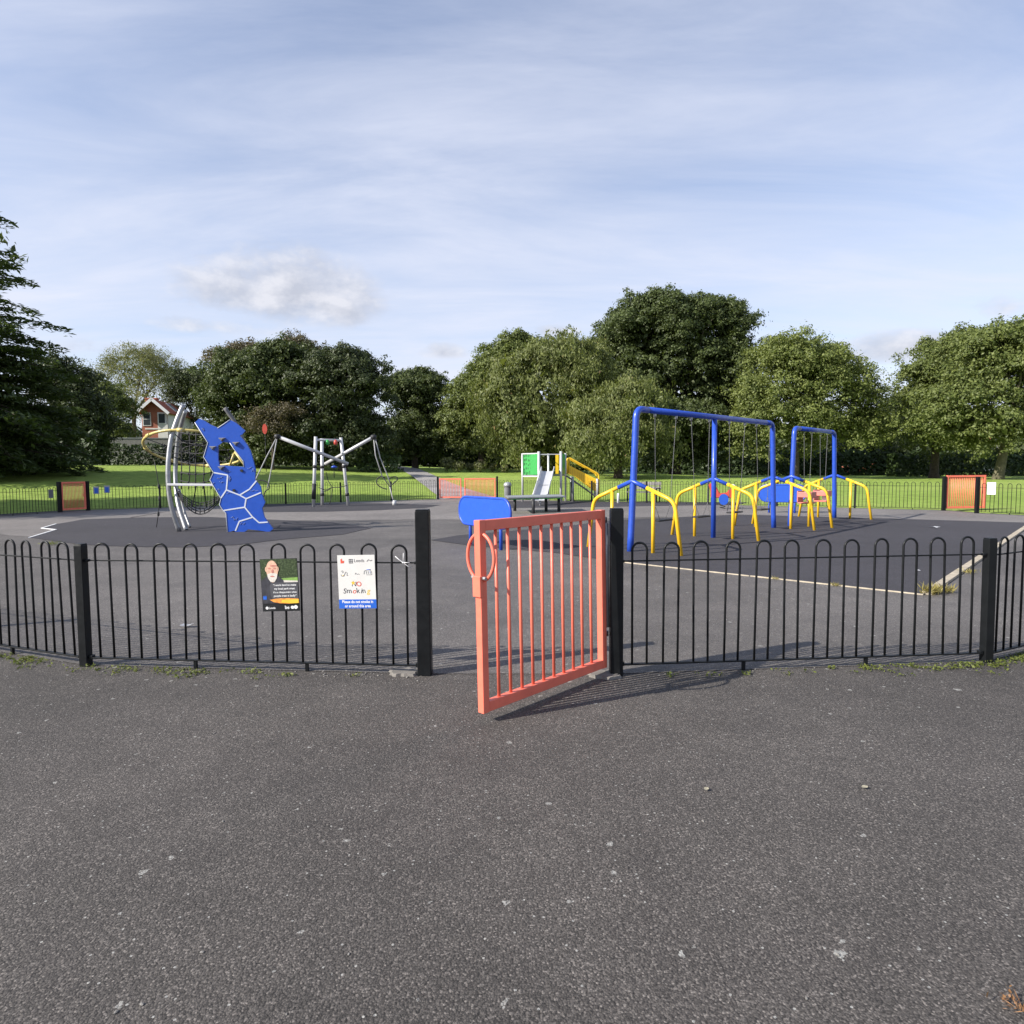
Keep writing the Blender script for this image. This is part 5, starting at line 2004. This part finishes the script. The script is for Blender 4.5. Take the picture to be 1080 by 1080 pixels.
# window
wz = base_wall + 1.7
wf = MB().box((hw * .2, -.03, wz), (.95, .08, 1.6)).build('window', M['white'], hs)
MB().box((hw * .2, -.08, wz), (.75, .03, 1.4)).build('pane', M['glass'], wf)
MB().box((hw * .2, -.1, wz), (.75, .03, .06)).build('glazing_bar', M['white'], wf)
wf = MB().box((hw * .78, -.05, wz + .1), (.9, .08, 1.3)).build('window', M['white'], hs)
MB().box((hw * .78, -.1, wz + .1), (.7, .03, 1.1)).build('pane', M['glass'], wf)
ch = MB().box((.1, 3.0, apx - .15), (1.3, .8, 1.2)).box((.1, 3.0, apx + .45), (1.45, .95, .12)).build('chimney', M['brick'], hs)

gw = MB()
wa, wb_ = atD(104, 500, 70), atD(200, 500, 72)
gb = gzf(wa.x, 70)
gw.bar((0, 0, 1.4), (wb_.x - wa.x, 2, 1.4), .2, 2.8)
gwall = gw.build('garden_wall', M['benchgrey'], None, (wa.x, 70, gb))
tag(gwall, 'plain grey garden wall below the red brick house', 'wall')
MB().bar((0, 0, 2.84), (wb_.x - wa.x, 2, 2.84), .3, .08).build('coping', M['galv'], gwall)

# little red sign board before the dark trees
sgp = Vector((atD(281, 500, 54).x, 54, 0))
sgp.z = gzf(sgp.x, 54)
sg = thing('sign_post', 'small red oblong sign on a thin post before the dark trees', 'sign', sgp)
zz = atD(281, 452.5, 54).z - sgp.z
MB().tube([(0, 0, -.1), (0, 0, zz + .3)], .03, 8).build('post', M['rubber_black'], sg)
MB().prism(ell(0, zz, .2, .42, 16), .05, (0, -.05, 0), (1, 0, 0), (0, 0, 1)).build('board', M['red'], sg)

# distant house glimpsed at the right
for i, (px, D_, lab) in enumerate([(918, 108, 'distant brick house glimpsed under the pale open tree'), (1030, 104, 'distant pale house glimpsed behind the leaning trunk')]):
    x = atD(px, 500, D_).x
    z0_ = gzf(x, D_)
    t = thing('distant_house', lab, 'house', (x, D_, z0_), R(10))
    MB().prism([(-4, 0), (4, 0), (4, 3.6), (0, 6), (-4, 3.6)], 8, (0, 0, 0), (1, 0, 0), (0, 0, 1)).build('wall', M['brick'] if i == 0 else M['render'], t)
    for k in (-1, 1):
        a, e = Vector((0, 0, 6.15)), Vector((k * 4.4, 0, 3.5))
        d = e - a
        xx = d.normalized()
        rot = Matrix((xx, Vector((0, 1, 0)), xx.cross(Vector((0, 1, 0))))).transposed()
        MB().box((a + e) / 2, (d.length, 8.6, .15), rot).build('roof', M['tile'], t)
    for sx in (-2, 2):
        wf = MB().box((sx, -4.03, 1.7), (1.3, .1, 1.4)).build('window', M['white'], t)
        MB().box((sx, -4.09, 1.7), (1.1, .03, 1.2)).build('pane', M['glass'], wf)

# ------------------------------------------------------------------ weeds, moss and litter
def strip_weeds():
    rng = np.random.default_rng(70)
    parts = []
    segs = [(FP_L + EXT_L * 4, FP_L, 1.0), (FP_L, FP_L.lerp(GP_L, .45), .8), (FP_L.lerp(GP_L, .45), GP_L - fdir * .25, .55), (GP_R + dr * .2, GP_R.lerp(FP_R, .35), .25), (GP_R.lerp(FP_R, .3), FP_R, 1.25), (FP_R, FP_R + EXT_R * 4, 1.8)]
    for a, b, dn in segs:
        ln = (b - a).length
        n = int(ln * 48 * dn)
        for _ in range(n):
            s = rng.uniform()
            if math.sin(s * ln * 3.1 + a.x * 2) + rng.normal() * .6 < -.1:
                continue
            c = a.lerp(b, s)
            yo = -.03 - abs(rng.normal()) * .06 * (1 + .5 * dn)
            k = rng.integers(5, 16)
            r = rng.uniform(.012, .05)
            p = np.array([c.x, c.y + yo, .004]) + rng.normal(size=(k, 3)) * np.array([r, r * .7, 0])
            p[:, 2] = rng.uniform(.004, .022, k)
            nr = np.array([0, -.2, 1.0]) + rng.normal(size=(k, 3)) * .6
            parts.append(leaf_quads(p, nr, rng.uniform(.006, .016, k), .5, rng))
    o = leaf_object('weeds', parts, LEAF['moss'], None, rng)
    tag(o, 'moss and small weeds along the foot of the near fence', 'weeds', kind='stuff')


strip_weeds()


def weed_tuft(p, h, w, n, label, seed, mat='weed'):
    rng = np.random.default_rng(seed)
    t = thing('weed_tuft', label, 'weed', p, 0, 'weed tufts along the timber edging')
    rel = rng.normal(size=(n, 3)) * np.array([w * .17, w * .12, 0])
    out = np.concatenate([rel[:, :2] * 1.1, np.full((n, 1), h)], 1) * rng.uniform(.3, 1, (n, 1)) + rng.normal(size=(n, 3)) * h * .2
    ln = np.linalg.norm(out, axis=1)
    c = rel + out * rng.uniform(.3, .6, n)[:, None]
    c[:, 2] = np.abs(c[:, 2]) + .01
    leaf_object('blades', [leaf_quads(c, rng.normal(size=(n, 3)) + np.array([0, -.6, .3]), ln * .5, .07, rng, out), leaf_quads(c[: n // 2], rng.normal(size=(n // 2, 3)), rng.uniform(.004, .011, n // 2), .6, rng)], LEAF[mat], t, rng)
    return t


weed_tuft(at(982, 627), .12, .2, 380, 'yellowing weed tuft at the corner of the timber edging', 81)
weed_tuft(at(997, 625.5), .1, .2, 220, 'second yellowing weed clump just right of the corner tuft', 82)
weed_tuft(at(881, 618.5), .05, .13, 110, 'small weed on the thin edging left of the corner tuft', 83)
weed_tuft(at(817, 611.5), .04, .14, 80, 'smallest weed on the thin edging, nearest the gate', 84)
weed_tuft(at(1022, 605), .07, .2, 110, 'reddish weed halfway along the wide timber edging', 85)
weed_tuft(at(56, 575), .09, .3, 120, 'low green weed at the front left of the climber surface', 86, 'moss')
weed_tuft(at(1076, 1064), .03, .14, 70, 'small reddish brown weed in the bottom right corner', 87, 'rusty')


def debris():
    rng = np.random.default_rng(90)
    bm = MB()
    cs = []
    for _ in range(150):
        s = rng.uniform()
        seg = [(FP_L + EXT_L * 3, FP_L), (FP_L, GP_L), (FP_L.lerp(GP_L, .7), GP_L), (GP_R, FP_R), (FP_R, FP_R + EXT_R * 3)][rng.integers(0, 5)]
        c = seg[0].lerp(seg[1], s)
        cs.append((c.x, c.y + rng.normal() * .07 - .05, rng.uniform(.003, .009)))
    for _ in range(60):
        c = (rng.uniform(-3, 3), rng.uniform(1.7, 4.6), rng.uniform(.003, .006))
        cs.append(c)
    for (x, y, r) in cs:
        m = bmesh.ops.create_icosphere(bm.bm, subdivisions=1, radius=r)
        bmesh.ops.transform(bm.bm, matrix=Matrix.Translation((x, y, r * .35)) @ Matrix.Rotation(rng.uniform(0, 6), 4, 'Z') @ Matrix.Diagonal((1.4, .9, .55, 1)), verts=m['verts'])
    o = bm.build('debris', M['pebble'])
    tag(o, 'grit and small stones scattered along the near fence foot', 'grit', kind='stuff')


debris()


def flat_leaf(px, py, ln, rz, mat, label, name='fallen_leaf', cat='leaf', curl=.25):
    p = at(px, py)
    bm = bmesh.new()
    n = 8
    L0, C0, R0 = [], [], []
    for i in range(n + 1):
        s = i / n
        w = .32 * math.sin(PI * s) ** .8 * ln
        z = .006 + curl * ln * (s - .5) ** 2
        x = (s - .5) * ln
        L0.append(bm.verts.new((x, -w, z + .12 * w)))
        C0.append(bm.verts.new((x, 0, z)))
        R0.append(bm.verts.new((x, w, z + .2 * w)))
    for i in range(n):
        for A, B_ in ((L0, C0), (C0, R0)):
            bm.faces.new((A[i], B_[i], B_[i + 1], A[i + 1]))
    bmesh.ops.remove_doubles(bm, verts=bm.verts, dist=1e-5)
    me = bpy.data.meshes.new(name)
    bm.to_mesh(me)
    bm.free()
    o = link(name, me, mat, None, (p.x, p.y, .004))
    o.rotation_euler = (0, 0, rz)
    tag(o, label, cat)
    return o


flat_leaf(912, 832, .036, .3, M['dryleaf'], 'pale curled leaf lying on the tarmac, right of centre', curl=.1)
flat_leaf(745, 834, .034, .9, M['dryleaf'], 'thin dry leaf lying on the tarmac below the gate shadow', curl=.1)


def scrap(px, py, w, d, label, seed, mat='paper'):
    rng = random.Random(seed)
    p = at(px, py)
    bm = bmesh.new()
    g_ = [[bm.verts.new(((i / 4 - .5) * w + rng.uniform(-.1, .1) * w * .3, (j / 3 - .5) * d + rng.uniform(-.1, .1) * d, .01 + rng.uniform(0, .05) * w + (.25 * w * abs(i / 4 - .5)))) for i in range(5)] for j in range(4)]
    for j in range(3):
        for i in range(4):
            bm.faces.new((g_[j][i], g_[j][i + 1], g_[j + 1][i + 1], g_[j + 1][i]))
    bmesh.ops.solidify(bm, geom=bm.faces[:], thickness=.002)
    me = bpy.data.meshes.new('litter_scrap')
    bm.to_mesh(me)
    bm.free()
    o = link('litter_scrap', me, M[mat], None, (p.x, p.y, .008))
    tag(o, label, 'litter')


scrap(985.5, 557, .15, .2, 'white scrap of litter on the swing surface before the far right gate', 1)
scrap(968, 603, .05, .06, 'small pale scrap on the swing surface beside the right fence post', 2)
scrap(197, 662, .1, .07, 'pale scrap of paper on the court behind the left fence panel', 3)

# ------------------------------------------------------------------ light and sky
SUN_DIR = Vector((-1.5, -.66, 1.0)).normalized()      # towards the sun
el = math.asin(SUN_DIR.z)
sd = bpy.data.lights.new('sun', 'SUN')
sd.energy = 5.0
sd.angle = R(.53)
sd.color = (1.0, .945, .86)
so = bpy.data.objects.new('sun', sd)
COL.objects.link(so)
so.rotation_euler = SUN_DIR.to_track_quat('Z', 'Y').to_euler()

w = bpy.data.worlds.new('World')
S.world = w
w.use_nodes = True
nt = w.node_tree
bg = nt.nodes['Background']
sky = N(nt, 'ShaderNodeTexSky', sky_type='NISHITA')
sky.sun_disc = False
sky.sun_elevation = el
sky.sun_rotation = math.atan2(SUN_DIR.x, SUN_DIR.y)
sky.air_density = 1.0
sky.dust_density = 0.35
sky.ozone_density = 1.8
tc = N(nt, 'ShaderNodeTexCoord')
dirv = tc.outputs['Generated']
sx = N(nt, 'ShaderNodeSeparateXYZ')
L(nt, dirv, sx.inputs[0])
zc = math_n(nt, 'MAXIMUM', sx.outputs[2], 0.0)
den = math_n(nt, 'ADD', zc, 0.12)
cbx = N(nt, 'ShaderNodeCombineXYZ')
L(nt, math_n(nt, 'DIVIDE', sx.outputs[0], den), cbx.inputs[0])
L(nt, math_n(nt, 'DIVIDE', sx.outputs[1], den), cbx.inputs[1])
# high thin cloud in long streaks
mp = N(nt, 'ShaderNodeMapping')
mp.inputs['Rotation'].default_value = (0, 0, R(-24))
mp.inputs['Scale'].default_value = (.42, 1.15, 1)
L(nt, cbx.outputs[0], mp.inputs['Vector'])
cn = N(nt, 'ShaderNodeTexNoise')
cn.inputs['Scale'].default_value = 2.0
cn.inputs['Detail'].default_value = 7
cn.inputs['Roughness'].default_value = .6
cn.inputs['Distortion'].default_value = .5
L(nt, mp.outputs[0], cn.inputs['Vector'])
cn2 = N(nt, 'ShaderNodeTexNoise')
cn2.inputs['Scale'].default_value = .55
cn2.inputs['Detail'].default_value = 4
L(nt, mp.outputs[0], cn2.inputs['Vector'])
cir = ramp(nt, math_n(nt, 'ADD', math_n(nt, 'MULTIPLY', cn.outputs['Fac'], .6), math_n(nt, 'MULTIPLY', cn2.outputs['Fac'], .4)), [(.36, 0.05), (.5, .42), (.65, .9)])
lowv = ramp(nt, zc, [(0.0, 1.0), (.25, .8), (.42, .35), (.65, 0.0)])
veil = math_n(nt, 'MULTIPLY', math_n(nt, 'ADD', math_n(nt, 'MULTIPLY', cir, .72), math_n(nt, 'MULTIPLY', lowv, .6)), .9)
SKY_CIR = (4.5, 4.72, 5.5)
col = mixc(nt, math_n(nt, 'MINIMUM', veil, .92), mixc(nt, 1.0, sky.outputs['Color'], (1.02, .98, 1.04), 'MULTIPLY'), SKY_CIR)
# small heaps of cumulus low over the trees
clv = [(300, 312, .17, .08, 1.2), (345, 322, .09, .06, 1.0), (225, 345, .12, .02, .6), (468, 372, .05, .02, .8), (590, 350, .05, .016, .9), (945, 372, .11, .035, 1.0), (1065, 325, .06, .03, .6), (120, 372, .08, .025, .55)]
tot = None
shade = None
for (px, py, rw, rh, st_) in clv:
    d = ray(px, py).normalized()
    right = Vector((d.y, -d.x, 0)).normalized()
    upv = right.cross(d)
    def dot(v):
        n = N(nt, 'ShaderNodeVectorMath', operation='DOT_PRODUCT')
        L(nt, dirv, n.inputs[0])
        n.inputs[1].default_value = v
        return n.outputs['Value']
    aa = math_n(nt, 'DIVIDE', dot(right), rw)
    bb = math_n(nt, 'DIVIDE', dot(upv), rh)
    bbl = math_n(nt, 'MULTIPLY', math_n(nt, 'MINIMUM', bb, 0.0), 1.6)
    bbu = math_n(nt, 'MAXIMUM', bb, 0.0)
    b2 = math_n(nt, 'ADD', bbl, bbu)
    rr_ = math_n(nt, 'SQRT', math_n(nt, 'ADD', math_n(nt, 'MULTIPLY', aa, aa), math_n(nt, 'MULTIPLY', b2, b2)))
    front_ = math_n(nt, 'GREATER_THAN', dot(d), .5)
    m_ = math_n(nt, 'MULTIPLY', math_n(nt, 'MULTIPLY', math_n(nt, 'SUBTRACT', 1.0, rr_), st_), front_)
    m_ = math_n(nt, 'MAXIMUM', m_, 0.0)
    tot = m_ if tot is None else math_n(nt, 'MAXIMUM', tot, m_)
qn = N(nt, 'ShaderNodeTexNoise')
qn.inputs['Scale'].default_value = 15
qn.inputs['Detail'].default_value = 8
qn.inputs['Roughness'].default_value = .6
mp2 = N(nt, 'ShaderNodeMapping')
mp2.inputs['Scale'].default_value = (1, 1, 1.7)
L(nt, dirv, mp2.inputs['Vector'])
L(nt, mp2.outputs[0], qn.inputs['Vector'])
cum = ramp(nt, math_n(nt, 'ADD', math_n(nt, 'MULTIPLY', tot, .55), math_n(nt, 'MULTIPLY', math_n(nt, 'SUBTRACT', qn.outputs['Fac'], .5), .9)), [(.06, 0.0), (.3, .75), (.5, 1.0)])
cum = math_n(nt, 'MULTIPLY', cum, math_n(nt, 'GREATER_THAN', tot, 0.0))
cumm = math_n(nt, 'MULTIPLY', cum, ramp(nt, tot, [(0.0, 0.0), (.25, 1.0)]))
qa = N(nt, 'ShaderNodeVectorMath', operation='ADD')
L(nt, mp2.outputs[0], qa.inputs[0])
qa.inputs[1].default_value = (-.012, -.004, .022)
qn2 = N(nt, 'ShaderNodeTexNoise')
qn2.inputs['Scale'].default_value = 15
qn2.inputs['Detail'].default_value = 5
L(nt, qa.outputs[0], qn2.inputs['Vector'])
lit = math_n(nt, 'ADD', math_n(nt, 'MULTIPLY', math_n(nt, 'SUBTRACT', qn.outputs['Fac'], qn2.outputs['Fac']), 3.2), .42)
cc_ = mixc(nt, ramp(nt, lit, [(0.1, 0.0), (.9, 1.0)]), (3.05, 3.2, 3.7), (4.6, 4.62, 4.95))
col = mixc(nt, math_n(nt, 'MULTIPLY', cumm, .85), col, cc_)
L(nt, col, bg.inputs['Color'])
bg.inputs['Strength'].default_value = 0.112

# ------------------------------------------------------------------ output
S.render.engine = 'CYCLES'
S.view_settings.view_transform = 'Standard'
S.view_settings.look = 'None'
S.view_settings.gamma = 1
S.view_settings.exposure = 0.72
S.view_settings.use_curve_mapping = False
S.cycles.max_bounces = 6
S.cycles.transparent_max_bounces = 4
S.render.resolution_x = 1024
S.render.resolution_y = 1024
